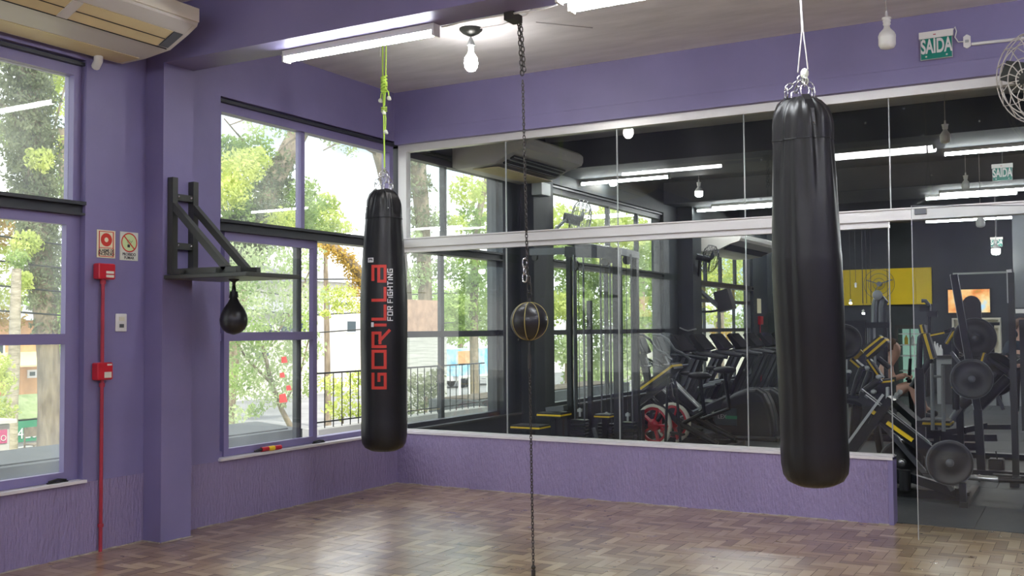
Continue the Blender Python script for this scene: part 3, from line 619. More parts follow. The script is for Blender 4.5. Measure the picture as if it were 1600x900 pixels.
# --- ceiling and split air conditioners
def air_con(label, x0, x1, y0, y1, z0, z1, louvre, end_dir):
    L_ = y1-y0; r_ = thing('air_conditioner', label, 'air conditioner', (x0, (y0+y1)/2, z1), 'ceiling air conditioners')
    # cross-section in x,z: back deep at the wall, rounded towards the room
    prof = [(x0, z0+0.02), (x0+0.05, z0), (x0+0.27, z0+0.004), (x0+0.50, z0+0.030), (x0+0.66, z0+0.105), (x1-0.02, z0+0.150), (x1, z0+0.19), (x1, z1-0.03), (x1-0.04, z1), (x0, z1)]
    MB().prism([(x, y0+0.03, z) for x, z in prof], (0, L_-0.06, 0)).build('casing', 'beige', r_)
    sp_ = [(x0+(x-x0)*0.995, z0+(z-z0)*0.96+0.002) for x, z in prof]
    for yy in (y0, y1-0.03): MB().prism([(x, yy, z) for x, z in sp_], (0, 0.03, 0)).build('end_cap', 'beige', r_)
    return r_
ac1 = air_con('beige ceiling air conditioner with a yellowed outlet above the window by the signs', 0.002, 0.76, -4.60, -3.10, 3.15, 3.42, True, 1)
def strip(mb, x0, z0, x1, z1, y0, y1, off):
    d = Vector((x1-x0, 0, z1-z0)).normalized(); n_ = Vector((d.z, 0, -d.x))
    if n_.z > 0: n_ = -n_
    return mb.prism([Vector((x0, y0, z0)), Vector((x1, y0, z1)), Vector((x1, y0, z1))+n_*off, Vector((x0, y0, z0))+n_*off], (0, y1-y0, 0))
lv = MB(); strip(lv, 0.512, 3.1815, 0.655, 3.249, -4.55, -3.22, 0.004); lv.build('outlet', 'beige_yellow', ac1)
lv = MB(); strip(lv, 0.582, 3.214, 0.586, 3.216, -4.55, -3.22, 0.007); strip(lv, 0.506, 3.178, 0.510, 3.180, -4.58, -3.14, 0.006); lv.build('flap_gap', 'dark_slot', ac1)
lv = MB(); strip(lv, 0.512, 3.1815, 0.655, 3.249, -3.93, -3.86, 0.008); lv.build('outlet_rib', 'beige', ac1)
lv = MB(); strip(lv, 0.520, 3.185, 0.655, 3.249, -3.21, -3.14, 0.005); lv.build('control_panel', 'gym_grey', ac1)
MB().box((0.735, -4.58, 3.315), (0.766, -3.11, 3.40)).build('front_lip', 'cream', ac1)
lv = MB(); strip(lv, 0.07, 3.150, 0.262, 3.1535, -4.55, -3.14, 0.003); lv.build('intake_panel', 'beige_yellow', ac1)
MB().tube([(0.10, -3.32, 3.17), (0.07, -3.30, 3.12), (0.02, -3.28, 3.10)], 0.028, 10).build('drain_pipe', 'white_plastic', ac1)
ac2 = air_con('beige ceiling air conditioner with dark grille behind the glass near the first window', 0.002, 0.84, 0.95, 2.25, 3.0, 3.28, True, 1)
gr = MB()
for k, (xa, za, xb, zb) in enumerate(((0.53, 3.042, 0.585, 3.068), (0.61, 3.080, 0.66, 3.104))): strip(gr, xa, za, xb, zb, 1.05, 2.17, 0.014)
gr.build('grille', 'dark_slot', ac2)
gr = MB()
for k in range(3): strip(gr, 0.545+k*0.05, 3.048+k*0.0235, 0.55+k*0.05, 3.0505+k*0.0235, 1.06, 2.16, 0.018)
gr.build('louvre', 'silver_paint', ac2)
MB().box((0.2, 1.02, 2.994), (0.5, 2.18, 3.0)).build('intake_panel', 'beige_yellow', ac2)
ac3 = air_con('yellowed air conditioner over the farthest window behind the glass', 0.002, 0.84, 7.9, 10.2, 2.60, 2.88, True, 1)
gr = MB(); strip(gr, 0.53, 2.642, 0.65, 2.698, 8.0, 10.1, 0.014); gr.build('grille', 'dark_slot', ac3)
# --- tube lights
def tube_light(label, x0, y, z, L_=1.19, group='ceiling tube lights', body=True, mname='tube_on'):
    r_ = thing('tube_light', label, 'tube light', (x0+L_/2, y, z+0.06), group)
    MB().prism([(x0, y-0.035, z+0.062), (x0, y+0.035, z+0.062), (x0, y+0.03, z+0.025), (x0, y-0.03, z+0.025)], (L_, 0, 0)).build('housing', 'white_plastic', r_)
    MB().tube([(x0+0.015, y, z+0.012), (x0+L_-0.015, y, z+0.012)], 0.020, 10).build('diffuser', mname, r_)
    for xx in (x0-0.004, x0+L_-0.012): MB().box((xx, y-0.034, z-0.01), (xx+0.016, y+0.034, z+0.062)).build('end_cap', 'white_plastic', r_)
    return r_
t0_ = tube_light('lit tube light under the purple beam, above the lettered bag', 1.05, -2.64, BH-0.063, 1.17)
tube_light('lit tube light under the purple beam, cut by the top of the picture', 3.10, -2.63, BH-0.063, group='ceiling tube lights')
tube_light('second lit tube beside its twin under the beam at the top of the picture', 3.11, -2.80, BH-0.063)
# tubes behind the camera on the second beam
for x_ in (1.2, 3.6, 6.0): tube_light('tube light under the beam behind the camera', x_, -8.0, BH-0.063, group='tube lights behind the camera', mname='tube_unseen')
for x_, y_ in ((5.6, -2.64), (7.4, -2.64), (7.4, -6.6), (3.8, -10.0), (6.2, -10.0), (7.75, -3.9), (7.75, -5.3), (7.75, -9.2)):  # unseen tubes added to lift the light on the room walls
    tube_light('unseen tube light added on the room ceiling to brighten the walls', x_, y_, (BH if y_ > -3 else H)-0.063, group='added tube lights out of the picture', mname='tube_unseen')
g_lab = ['lit gym tube starting left of the bright bulb, behind the glass', 'topmost lit gym tube at the right edge, behind the upper glass']
for (x_, y_), lb in zip(((0.03, 3.88), (4.24, 3.93)), g_lab): tube_light(lb, x_, y_, 3.197, 1.17, 'gym tube lights', mname='tube_gym')
for (x_, y_), lb in zip(((0.28, 7.5), (0.6, 7.25), (3.78, 7.45), (3.55, 7.85)), ('lower lit gym tube left of the plain bag', 'upper of the two lit gym tubes left of the plain bag', 'upper lit tube of the near pair at the right edge under the exit sign', 'lower lit tube of the near pair at the right edge')): tube_light(lb, x_, y_, 3.197, 1.17, 'gym tube lights', mname='tube_gym')
for (x_, y_), lb in zip(((0.05, 11.0), (0.0+0.05, 11.6), (3.1, 11.3)), ('far lit gym tube right of the plain bag, upper one', 'far lit gym tube right of the plain bag, lower one', 'far lit gym tube seen through the open glass door')):
    tube_light(lb, x_, y_, 3.197, 1.9, 'far gym tube lights', mname='tube_gym')
for x_, y_ in ((6.5, 3.9), (6.2, 7.5), (6.2, 11.2), (7.6, 7.5), (5.6, 13.4), (7.4, 13.4), (7.6, 11.2)): tube_light('unseen gym tube light beyond the right edge of the picture', x_, y_, 3.197, 1.17, 'gym tube lights out of the picture', mname='tube_unseen' if y_ > 8 else 'tube_gym')  # rearmost pair added out of view to brighten the yellow panel
# cable along the beam
cb = MB(); pts = [at(690, 38, y=-2.6), at(700, 37, y=-2.6), at(720, 31, y=-2.62), at(780, 24, y=-2.62), at(825, 18, y=-2.62), at(850, 14, y=-2.62), at(876, 6, y=-2.62)]
for p in pts: p.z = min(p.z, BH-0.008)
cb.tube(pts, 0.006, 6); solid('cable', cb, 'white_plastic', 'white cable looping along the purple beam between two tube lights', 'cable', loc=tuple(pts[3]))
cb = MB().tube([(1.68, -1.37, H-0.006), (1.95, -1.40, H-0.02), (2.2, -1.5, H-0.016), (2.6, -1.9, H-0.02), (3.0, -2.55, H-0.02)], 0.005, 5)
solid('cable', cb, 'grey_rope', 'thin grey wire across the ceiling from the round lamp base', 'cable', loc=(2.2, -1.5, H-0.016))
solid('wire', MB().tube([(2.16, -1.28, H-0.004), (2.32, -1.10, H-0.005), (2.45, -0.95, H-0.004)], 0.003, 5), 'grey_rope', 'rusty wire lying against the ceiling beside the chain', 'wire', loc=(2.32, -1.05, H-0.012))
# --- bulbs
def pendant(label, p, zc, lit, r=0.055, cone=False, dark=False, group='pendant bulbs', n=20):
    r_ = thing('pendant_lamp', label, 'lamp', (p[0], p[1], zc), group)
    if cone: MB().lathe([(0.085, 0), (0.085, -0.012), (0.06, -0.035), (0.02, -0.055), (0.008, -0.058)], (p[0], p[1], zc), n=n).build('ceiling_rose', 'black_steel', r_)
    MB().tube([(p[0], p[1], zc), (p[0], p[1], p[2]+r*2.6)], 0.004, 6).build('cord', 'black_steel' if dark else 'grey_rope', r_)
    if cone: MB().lathe([(0.008, 0.21), (0.012, 0.20), (0.032, 0.15), (0.022, 0.148), (0.022, 0.11)], (p[0], p[1], p[2]-0.02), n=n).build('socket', 'silver_paint', r_)
    else: MB().lathe([(0.006, r*3.3), (0.010, r*2.6), (0.030, r*2.5), (0.030, r*2.35), (0.022, r*2.3), (0.027, r*2.1), (0.022, r*1.9), (0.025, r*1.7), (0.018, r*1.5)], p, n=n).build('socket', 'white_plastic', r_)
    if cone: MB().lathe([(0.016, 0.11), (0.022, 0.075), (0.045, 0.04), (r, 0.0), (r*0.9, -0.03), (r*0.6, -0.052), (0.01, -0.06)], p, n=n).build('bulb', 'bulb_on' if lit else 'bulb_glass', r_)
    else:
        MB().lathe([(0.018, r*1.5), (0.022, r*1.2), (r*0.85, r*0.7), (r*1.02, r*0.3), (r*1.02, r*0.12)], p, n=n).build('bulb_neck', 'white_plastic', r_)
        MB().lathe([(r*1.0, r*0.12), (r*1.0, -r*0.75), (r*0.8, -r*1.15), (r*0.3, -r*1.3), (0.004, -r*1.32)], p, n=n).build('bulb', 'bulb_on' if lit else 'bulb_glass', r_)
    return r_
pendant('lit bulb hanging from a black round base on the pale ceiling', tuple(at(736, 99, y=-1.376)), H, True, 0.05, cone=True)
pendant('unlit white bulb hanging between the plain bag and the exit sign', tuple(at(1386, 60, y=-0.6)), H, False, 0.055)
pendant('unlit gym bulb behind the glass below and right of the room bulb', tuple(at(1477, 214, y=2.12)), H, False, 0.045)
pendant('unlit gym bulb just above the pair of tubes at the right', tuple(at(1509, 289, y=5.52)), H, False, 0.045)
pendant('brightly lit gym bulb in line with the glass seam right of the round ball', tuple(at(958, 283, y=4.6)), H, True, 0.05)
pendant('lit gym bulb hanging left of the plain bag behind the upper glass', tuple(at(1092, 300, y=5.0)), H, True, 0.05)
pendant('lit gym bulb seen through the open glass door', tuple(at(1556, 390, y=9.0)), H, True, 0.06)
pendant('unlit gym bulb half hidden by the glass head rail at the right', tuple(at(1532, 347, y=5.6)), H, False, 0.05)
for px, py, on, lb in ((1329, 473, 1, 'small lit bulb on a long wire against the yellow panel, lowest on the left'), (1349, 489, 1, 'small lit bulb just below the yellow panel'), (1337, 447, 0, 'small dark lamp holder on a wire against the yellow panel')):
    pendant(lb, tuple(at(px, py, y=12.6)), H, bool(on), 0.022, dark=True, group='small bulbs by the yellow panel', n=10)
for px in (1348, 1354, 1361, 1387): solid('wire', MB().tube([(at(px, 450, y=12.9).x, 12.9, H), (at(px, 470, y=12.9).x, 12.9, at(px, 474, y=12.9).z)], 0.006, 5), 'black_print', 'thin black wire hanging in front of the yellow panel', 'wire', 'wires in front of the yellow panel', loc=(at(px, 450, y=12.9).x, 12.9, H))

# --- signs, call points, conduit and switch on the left wall
def plate(name, label, cat, px0, py0, px1, py1, material, x=0.0, th=0.005, group=None):
    a_ = at(px0, py0, x=x); b_ = at(px1, py1, x=x); r_ = thing(name, label, cat, (x, (a_.y+b_.y)/2, (a_.z+b_.z)/2), group)
    return r_, a_.y, b_.y, b_.z, a_.z
def sign(name, label, px0, py0, px1, py1, material):
    r_, y0, y1, z0, z1 = plate(name, label, 'sign', px0, py0, px1, py1, material)
    MB().box((0.001, y0, z0), (0.006, y1, z1)).build('plate', material, r_); return r_, y0, y1, z0, z1
def disc(mb, c, r, rin, x0, x1, n=32):
    a_ = [(x1, c[0]+r*math.cos(t), c[1]+r*math.sin(t)) for t in [2*math.pi*k/n for k in range(n)]]; b_ = [(x1, c[0]+rin*math.cos(t), c[1]+rin*math.sin(t)) for t in [2*math.pi*k/n for k in range(n)]]
    return mb.add(a_+b_, [(k, (k+1) % n, n+(k+1) % n, n+k) for k in range(n)])
r_, y0, y1, z0, z1 = sign('alarm_sign', 'cream fire alarm sign with a red ring, above the upper red box', 151, 358.5, 179, 404, 'sign_cream')
w_ = y1-y0; h_ = z1-z0; fr = MB(); t_ = 0.006
for a_, b_, c_, d_ in ((.09, .04, .91, .065), (.09, .935, .91, .96), (.09, .04, .14, .96), (.86, .04, .91, .96), (.09, .35, .91, .375)): fr.box((0.006, y0+w_*a_, z0+h_*b_), (0.0068, y0+w_*c_, z0+h_*d_))
disc(fr, (y0+w_*.5, z0+h_*.655), w_*.31, w_*.11, 0, 0.0072); fr.build('red_print', 'sign_red', r_)
text('lettering', 'ALARME DE', 0.028, (0.0066, y0+w_*.5, z0+h_*.26), (0, 1, 0), (0, 0, 1), 'black_print', r_, 0.0004, 0.82, bold=0.0006)
text('lettering', 'INC\u00caNDIO', 0.028, (0.0066, y0+w_*.5, z0+h_*.14), (0, 1, 0), (0, 0, 1), 'black_print', r_, 0.0004, 0.9, bold=0.0006)
r_, y0, y1, z0, z1 = sign('no_smoking_sign', 'pale no smoking sign with a crossed red circle, right of the alarm sign', 187, 361.5, 214.5, 408, 'sign_white')
w_ = y1-y0; h_ = z1-z0; cc = (y0+w_*.5, z0+h_*.63)
disc(MB(), cc, 0, 0, 0, 0); g1 = MB(); disc(g1, cc, w_*.40, 0.0001, 0, 0.0064); g1.build('lime_print', 'sign_lime', r_)
fr = MB(); disc(fr, cc, w_*.45, w_*.39, 0, 0.0070); s_ = w_*.30; fr.bar((0.0070, cc[0]-s_, cc[1]+s_), (0.0070, cc[0]+s_, cc[1]-s_), 0.0006, w_*.06); fr.build('red_print', 'sign_red', r_)
bp_ = MB().box((0.0066, cc[0]-w_*.10, cc[1]-h_*.17), (0.0068, cc[0]+w_*.04, cc[1]-h_*.07)); bp_.tube([(0.0066, cc[0]-w_*.02, cc[1]-h_*.06), (0.0066, cc[0]-w_*.12, cc[1]+h_*.02), (0.0066, cc[0]-w_*.02, cc[1]+h_*.10), (0.0066, cc[0]+w_*.10, cc[1]+h_*.02)], 0.0012, 4).tube([(0.0066, cc[0]+w_*.08, cc[1]-h_*.03), (0.0066, cc[0]+w_*.18, cc[1]+h_*.08)], 0.0012, 4); bp_.build('black_print', 'black_print', r_)
text('lettering', 'PROIBIDO', 0.026, (0.0066, y0+w_*.5, z0+h_*.21), (0, 1, 0), (0, 0, 1), 'black_print', r_, 0.0004, 0.9, bold=0.0006)
text('lettering', 'FUMAR', 0.026, (0.0066, y0+w_*.5, z0+h_*.09), (0, 1, 0), (0, 0, 1), 'black_print', r_, 0.0004, 0.95, bold=0.0006)
def redbox(label, px0, py0, px1, py1, labs):
    a_ = at(px0, py0, x=0.05); b_ = at(px1, py1, x=0.05); r_ = thing('alarm_box', label, 'alarm box', (0.0, (a_.y+b_.y)/2, (a_.z+b_.z)/2), 'red alarm boxes')
    MB().cbox((0.002, a_.y, b_.z), (0.062, b_.y, a_.z), 0.006).build('housing', 'red', r_); w_ = b_.y-a_.y; h_ = a_.z-b_.z
    for la in labs: MB().box((0.062, a_.y+w_*la[0], b_.z+h_*la[1]), (0.0635, a_.y+w_*la[2], b_.z+h_*la[3])).build('label', 'sign_white', r_)
    return a_, b_
A1, B1_ = redbox('red alarm siren box under the fire alarm sign', 153, 411, 179, 437, ((.42, .12, .88, .28), (.42, .36, .88, .52)))
A2, B2_ = redbox('red alarm call box halfway down the red conduit', 151, 567, 175, 593, ((.42, .12, .88, .46), (.6, .82, .9, .92)))
cd = thing('conduit', 'dark red conduit pipe running down the wall to the floor', 'pipe', (0.025, -3.19, 0.0)); yc = (A1.y+B1_.y)/2-0.005
MB().tube([(0.025, yc, A2.z-0.004), (0.025, yc, B1_.z+0.004)], 0.0115, 12).tube([(0.025, yc, 0.0), (0.025, yc, B2_.z+0.004)], 0.0115, 12).build('pipe', 'red_pipe', cd)
for za, zb_c in ((B1_.z-0.03, B1_.z+0.004), (B2_.z-0.045, B2_.z-0.02), (0.155, 0.175)): MB().tube([(0.025, yc, za), (0.025, yc, zb_c)], 0.018, 12).build('coupling', 'red_pipe', cd)
a_ = at(179.5, 490, x=0); b_ = at(196.5, 518, x=0); sw = thing('light_switch', 'white switch plate on the wall right of the red conduit', 'switch', (0, (a_.y+b_.y)/2, (a_.z+b_.z)/2))
MB().cbox((0.001, a_.y, b_.z), (0.011, b_.y, a_.z), 0.003).build('plate', 'white_plastic', sw); w_ = b_.y-a_.y; h_ = a_.z-b_.z
MB().box((0.011, a_.y+w_*.28, b_.z+h_*.6), (0.014, a_.y+w_*.75, b_.z+h_*.82)).build('rocker', 'cream', sw)
MB().box((0.011, a_.y+w_*.32, b_.z+h_*.22), (0.0125, a_.y+w_*.72, b_.z+h_*.42)).build('socket_slot', 'gym_grey', sw)
# red marker on the sill, window catches
p = at(418, 704, x=-0.02); sz = SILL+0.018; mk = thing('marker', 'red marker with yellow band and black cap lying on the window sill', 'marker', (p.x, p.y, sz))
p = Vector((0.004, p.y, p.z)); MB().tube([(p.x-0.012, p.y-0.08, sz+0.018), (p.x, p.y+0.12, sz+0.018)], 0.018, 12).build('barrel', 'red', mk)
MB().tube([(p.x-0.008, p.y-0.01, sz+0.018), (p.x-0.004, p.y+0.05, sz+0.018)], 0.0186, 12).build('band', 'yellow', mk)
MB().tube([(p.x-0.02, p.y-0.145, sz+0.012), (p.x-0.012, p.y-0.08, sz+0.018)], [0.006, 0.013], 10).build('cap', 'black_print', mk)
for (px, py), lb in (((360/4, 747), 'black window catch on the sill of the window by the signs'), ((498, 694), 'black window catch on the sill beside the lettered bag')):
    p = at(px, py, x=-0.02); ct = thing('window_catch', lb, 'catch', (p.x, p.y, sz), 'window catches')
    MB().box((p.x-0.01, p.y-0.07, sz), (p.x+0.008, p.y+0.07, sz+0.008)).build('base', 'black_steel', ct); MB().tube([(p.x, p.y-0.06, sz+0.012), (p.x, p.y, sz+0.022), (p.x, p.y+0.06, sz+0.012)], 0.007, 6).build('lever', 'black_steel', ct)

# --- exit sign, outlet, conduit, fan on the header beam
def exit_sign(label, px0, py0, px1, py1, y, wired=False, faint=False):
    a_ = at(px0, py0, y=y); b_ = at(px1, py1, y=y); w_ = b_.x-a_.x; h_ = a_.z-b_.z
    r_ = thing('exit_sign', label, 'sign', ((a_.x+b_.x)/2, y, (a_.z+b_.z)/2), 'exit signs')
    MB().box((a_.x, y, b_.z+h_*.76), (b_.x, y+0.032, a_.z)).build('housing', 'white_plastic', r_)
    MB().box((a_.x+w_*.03, y+0.012, b_.z), (b_.x-w_*.03, y+0.018, b_.z+h_*.76)).build('edge', 'silver_paint', r_)
    MB().box((a_.x+w_*.05, y+0.010, b_.z+h_*.03), (b_.x-w_*.05, y+0.012, b_.z+h_*.76)).build('panel', 'exit_green', r_)
    text('lettering', 'SA\u00cdDA', h_*.70, ((a_.x+b_.x)/2, y+0.009, b_.z+h_*.45), (1, 0, 0), (0, 0, 1), 'logo_white', r_, 0.0006, 0.78*(w_/h_)/1.17*0.70, bold=h_*0.02)
    for t_ in (.2, .8): MB().ball((a_.x+w_*t_, y+0.010, b_.z+h_*.12), h_*.035, 8, (1, .4, 1)).build('screw', 'white_plastic', r_)
    MB().box((a_.x+w_*.42, y-0.001, b_.z+h_*.86), (a_.x+w_*.50, y, b_.z+h_*.89)).build('print', 'red_pipe', r_)
    return a_, b_, w_, h_
a_, b_, w_, h_ = exit_sign('green exit sign with white lettering on the purple beam', 1435.5, 51.5, 1490, 88, -0.07)
a2 = at(1505, 56, y=-0.04); b2_ = at(1517, 74, y=-0.04); ou = thing('wall_outlet', 'white outlet plate right of the exit sign', 'outlet', ((a2.x+b2_.x)/2, -0.04, (a2.z+b2_.z)/2))
MB().prism([(x, -0.036, z) for x, z in ((a2.x, b2_.z+.01), (a2.x+.02, b2_.z-.004), (b2_.x-.02, b2_.z-.004), (b2_.x, b2_.z+.01), (b2_.x, a2.z-.01), (b2_.x-.02, a2.z+.004), (a2.x+.02, a2.z+.004), (a2.x, a2.z-.01))], (0, -0.012, 0)).build('plate', 'white_plastic', ou)
MB().box((a2.x+.012, -0.062, (a2.z+b2_.z)/2-.008), (b2_.x-.012, -0.048, (a2.z+b2_.z)/2+.008)).build('plug', 'silver_paint', ou)
solid('cable', MB().tube([(b_.x-0.004, -0.05, a_.z-.01), (b_.x+.012, -0.05, a_.z+.012), (b_.x+.02, -0.05, a_.z-.02), (b_.x+.01, -0.05, a_.z-.06), (b_.x+.03, -0.05, a_.z-.095), (a2.x+0.005, -0.05, (a2.z+b2_.z)/2)], 0.004, 6), 'white_plastic', 'short white cord from the exit sign to the outlet', 'cable', loc=(b_.x, -0.05, a_.z))
q0 = at(1518, 69, y=-0.05); q1 = at(1600, 60, y=-0.05); solid('conduit', MB().tube([q0, q1+(q1-q0)*4], 0.011, 8), 'white_plastic', 'white conduit running right from the outlet along the purple beam', 'pipe', loc=tuple(q0))
def cage_fan(label, c, axis, R, group, wire, nr=26, stand=None, wr=0.0028):
    c = Vector(c); ax = Vector(axis).normalized(); a, b = frame_of(ax); f = thing('wall_fan', label, 'fan', tuple(c), group)
    cg = MB()
    for rr_, h in ((1, 0), (0.98, 0.05), (0.98, -0.05), (0.75, 0.10), (0.45, 0.13), (0.70, -0.09), (0.22, 0.14)):
        cg.tube([c+ax*h+(a*math.cos(t)+b*math.sin(t))*R*rr_ for t in [2*math.pi*k/32 for k in range(32)]], wr*1.2, 5, closed=True)
    for k in range(nr):
        t = 2*math.pi*k/nr; dr = a*math.cos(t)+b*math.sin(t); dr2 = a*math.cos(t+0.5)+b*math.sin(t+0.5)
        cg.tube([c+ax*0.14+dr2*R*0.15, c+ax*0.135+dr2*R*0.4, c+ax*0.10+(dr+dr2).normalized()*R*0.75, c+ax*0.055+dr*R*0.98, c+dr*R, c-ax*0.055+dr*R*0.98, c-ax*0.10+dr*R*0.65, c-ax*0.11+dr*R*0.3], wr, 4)
    cg.build('cage', wire, f)
    MB().tube([c-ax*0.2, c+ax*0.02], R*0.24, 16).build('motor', wire if wire != 'silver' else 'gym_grey', f)
    for k in range(3):
        t = 2*math.pi*k/3+0.4; dr = a*math.cos(t)+b*math.sin(t); dt = ax.cross(dr)
        MB().prism([c+dr*R*.1-dt*R*.08, c+dr*R*.3-dt*R*.25, c+dr*R*.85-dt*R*.22+ax*.02, c+dr*R*.88+dt*R*.20+ax*.05, c+dr*R*.35+dt*R*.22+ax*.03, c+dr*R*.1+dt*R*.06], ax*0.006).build('blade', 'gym_grey' if wire != 'beige' else 'black_steel', f)
    if stand: MB().tube([c-ax*0.15, Vector(stand)], 0.018, 8).build('bracket', wire, f)
    return f
fc = at(1626, 120, y=-0.50); cage_fan('white wire cage wall fan cut by the right edge beside the exit sign', fc, (-0.35, -0.45, -0.12), 0.29, 'cage fans', 'beige', 14, stand=(fc.x+0.1, -0.036, fc.z), wr=0.0034)
cage_fan('dark cage fan before the window behind the upper glass', at(905, 345, y=3.6), (0.75, 0.35, -0.2), 0.26, 'cage fans', 'gym_grey', 18, stand=(0.172, 2.5, 2.35), wr=0.0034)
cage_fan('dark cage fan under the farthest air conditioner', at(1108, 405, y=7.45), (0.75, 0.35, -0.2), 0.22, 'cage fans', 'gym_steel', 18, stand=(0.252, 7.6, 2.2), wr=0.003)

# ================================================================== GYM BEHIND THE GLASS
def pb(mb, a, b, Y, w, h=None, Y2=None):      # straight bar between two picture points standing in depth planes Y, Y2
    return mb.bar(at(*a, y=Y), at(*b, y=Y if Y2 is None else Y2), w, h)
def pt_(mb, pts, Y, r, n=8):
    return mb.tube([at(p[0], p[1], y=(p[2] if len(p) > 2 else Y)) for p in pts], r, n)
def post(mb, px, py_top, Y, w, zb=0.0, d=None):
    p = at(px, py_top, y=Y); return mb.box((p.x-w/2, Y-(d or w)/2, zb), (p.x+w/2, Y+(d or w)/2, p.z))
def padbox(root, p, q, w, th, name='pad', edge=True):
    # upholstered pad from p to q (world), width w, thickness th, with yellow edge band
    p = Vector(p); q = Vector(q); a = Vector((0, 1, 0)); d_ = (q-p).normalized(); a = (a-d_*a.dot(d_)).normalized(); b = a.cross(d_)
    def slab(p, q, w, th):
        m_ = MB(); vs = [o_+a*w/2*i+b*th/2*j for o_ in (p, q) for i, j in ((-1, -1), (1, -1), (1, 1), (-1, 1))]
        return m_.add(vs, [(0, 1, 2, 3), (7, 6, 5, 4), (0, 4, 5, 1), (1, 5, 6, 2), (2, 6, 7, 3), (3, 7, 4, 0)])
    o = slab(p, q, w, th).build(name, 'pad', root)
    if edge: slab(p+(p-q).normalized()*0.004, q+(q-p).normalized()*0.004, w+0.012, th*0.34).build('piping', 'yellow', o)
    return o
def plate_disc(mb, c, ax, R, th=0.04, hub=True, n=28):
    c = Vector(c); ax = Vector(ax).normalized()
    mb.lathe([(0.02, -th/2), (R*0.30, -th/2), (R*0.34, -th*0.30), (R*0.78, -th*0.30), (R*0.84, -th/2), (R*0.97, -th/2), (R, -th*0.3), (R, th*0.3), (R*0.97, th/2), (R*0.84, th/2), (R*0.78, th*0.3), (R*0.34, th*0.3), (R*0.30, th/2), (0.02, th/2)], c, ax, n)
    return mb
# --- multi-station cable machine
cm = thing('cable_machine', 'tall multi-station cable machine with three weight stacks behind the glass by the round ball', 'exercise machine', (1.1, 2.0, 0), 'gym machines')
def zpt(px, py, y): return at(px, py, y=y)
for px, Y_, top, w in ((889, 1.95, 385, 0.05), (921, 2.1, 470, 0.045), (963, 1.8, 390, 0.065), (992, 2.45, 397, 0.06)):
    mb = MB(); post(mb, px, top, Y_, w); mb.build('upright', 'gym_steel', cm)
mb = MB(); pb(mb, (829, 394), (890, 392), 1.95, 0.05, 0.07); mb.build('top_beam', 'gym_grey', cm)
mb = MB(); pb(mb, (885, 393), (963, 396), 1.90, 0.06, 0.11, 1.8); mb.build('top_beam', 'gym_steel', cm)
mb = MB(); pb(mb, (963, 392), (995, 399), 1.8, 0.06, 0.07, 2.45); mb.build('top_beam', 'gym_grey', cm)
mb = MB(); pb(mb, (890, 380), (952, 389), 2.4, 0.06, 0.05, 1.9); mb.build('top_beam', 'gym_grey', cm)
for k, (pc, py, Y_, w) in enumerate(((906, 651, 1.85, 0.17), (948, 657, 2.25, 0.17), (981, 658, 2.15, 0.17))):
    c = at(pc, py, y=Y_); st = None; sm_ = MB(); n_ = int((c.z-0.06)/0.034)
    for i in range(n_): sm_.cbox((c.x-w/2, Y_-0.05, 0.06+i*0.034), (c.x+w/2, Y_+0.05, 0.06+i*0.034+0.029), 0.003)
    st = sm_.build('weight_stack', 'gym_steel', cm)
    for dx in (-0.055, 0.055): MB().tube([(c.x+dx, Y_, 0.02), (c.x+dx, Y_, 2.16)], 0.011, 8).build('guide_rod', 'gym_grey', cm)
    MB().tube([(c.x, Y_, c.z), (c.x, Y_, c.z+0.09)], 0.012, 8).box((c.x-0.02, Y_-0.02, c.z+0.05), (c.x+0.02, Y_+0.02, c.z+0.08)).build('selector', 'silver_paint', cm)
    MB().box((c.x-0.10, Y_-0.07, 0), (c.x+0.10, Y_+0.07, 0.055)).build('base', 'gym_steel', cm)
    MB().tube([(c.x, Y_, c.z+0.09), (c.x, Y_, 2.05)], 0.004, 5).build('cable', 'black_print', cm)
for px, py, Y_, r_ in ((946, 409, 1.9, 0.045), (980, 406, 2.2, 0.05), (955, 405, 1.85, 0.04), (836, 402, 1.95, 0.035), (897, 415, 1.95, 0.06)):
    MB().lathe([(r_, -0.015), (r_*0.85, -0.006), (r_*0.85, 0.006), (r_, 0.015)], at(px, py, y=Y_), (0.2, 1, 0), 16).build('pulley', 'black_steel', cm)
mb = MB(); post(mb, 898, 400, 2.0, 0.03); mb.build('guide_rod', 'gym_grey', cm)
for (p_, q_), Y_, w, th in ((((807, 667), (851, 667)), 1.15, 0.22, 0.045), (((848, 650), (884, 645)), 1.75, 0.24, 0.05), (((935, 650), (958, 650)), 2.2, 0.2, 0.045)):
    a_ = at(*p_, y=Y_); b_ = at(*q_, y=Y_); a_.z = b_.z = (a_.z+b_.z)/2
    padbox(cm, a_, b_, w, th, 'seat')
    m_ = (a_+b_)/2; MB().box((m_.x-0.03, Y_-0.03, 0), (m_.x+0.03, Y_+0.03, m_.z-0.02)).build('seat_post', 'gym_steel', cm)
a_ = at(856, 640, y=1.8); b_ = at(884, 637, y=1.8); MB().bar(a_, b_, 0.1, 0.05).build('pad', 'gym_grey', cm)
mb = MB(); mb.box((0.55, 1.12, 0.0), (0.62, 2.2, 0.06)).box((0.62, 1.7, 0), (1.6, 1.76, 0.06)).box((0.62, 2.44, 0), (1.6, 2.5, 0.06)); mb.build('base_frame', 'gym_steel', cm)
p = at(930, 665, y=1.9); mb = MB(); pb(mb, (927, 668), (934, 690), 1.9, 0.05, 0.02); mb.build('guard', 'gym_grey', cm)
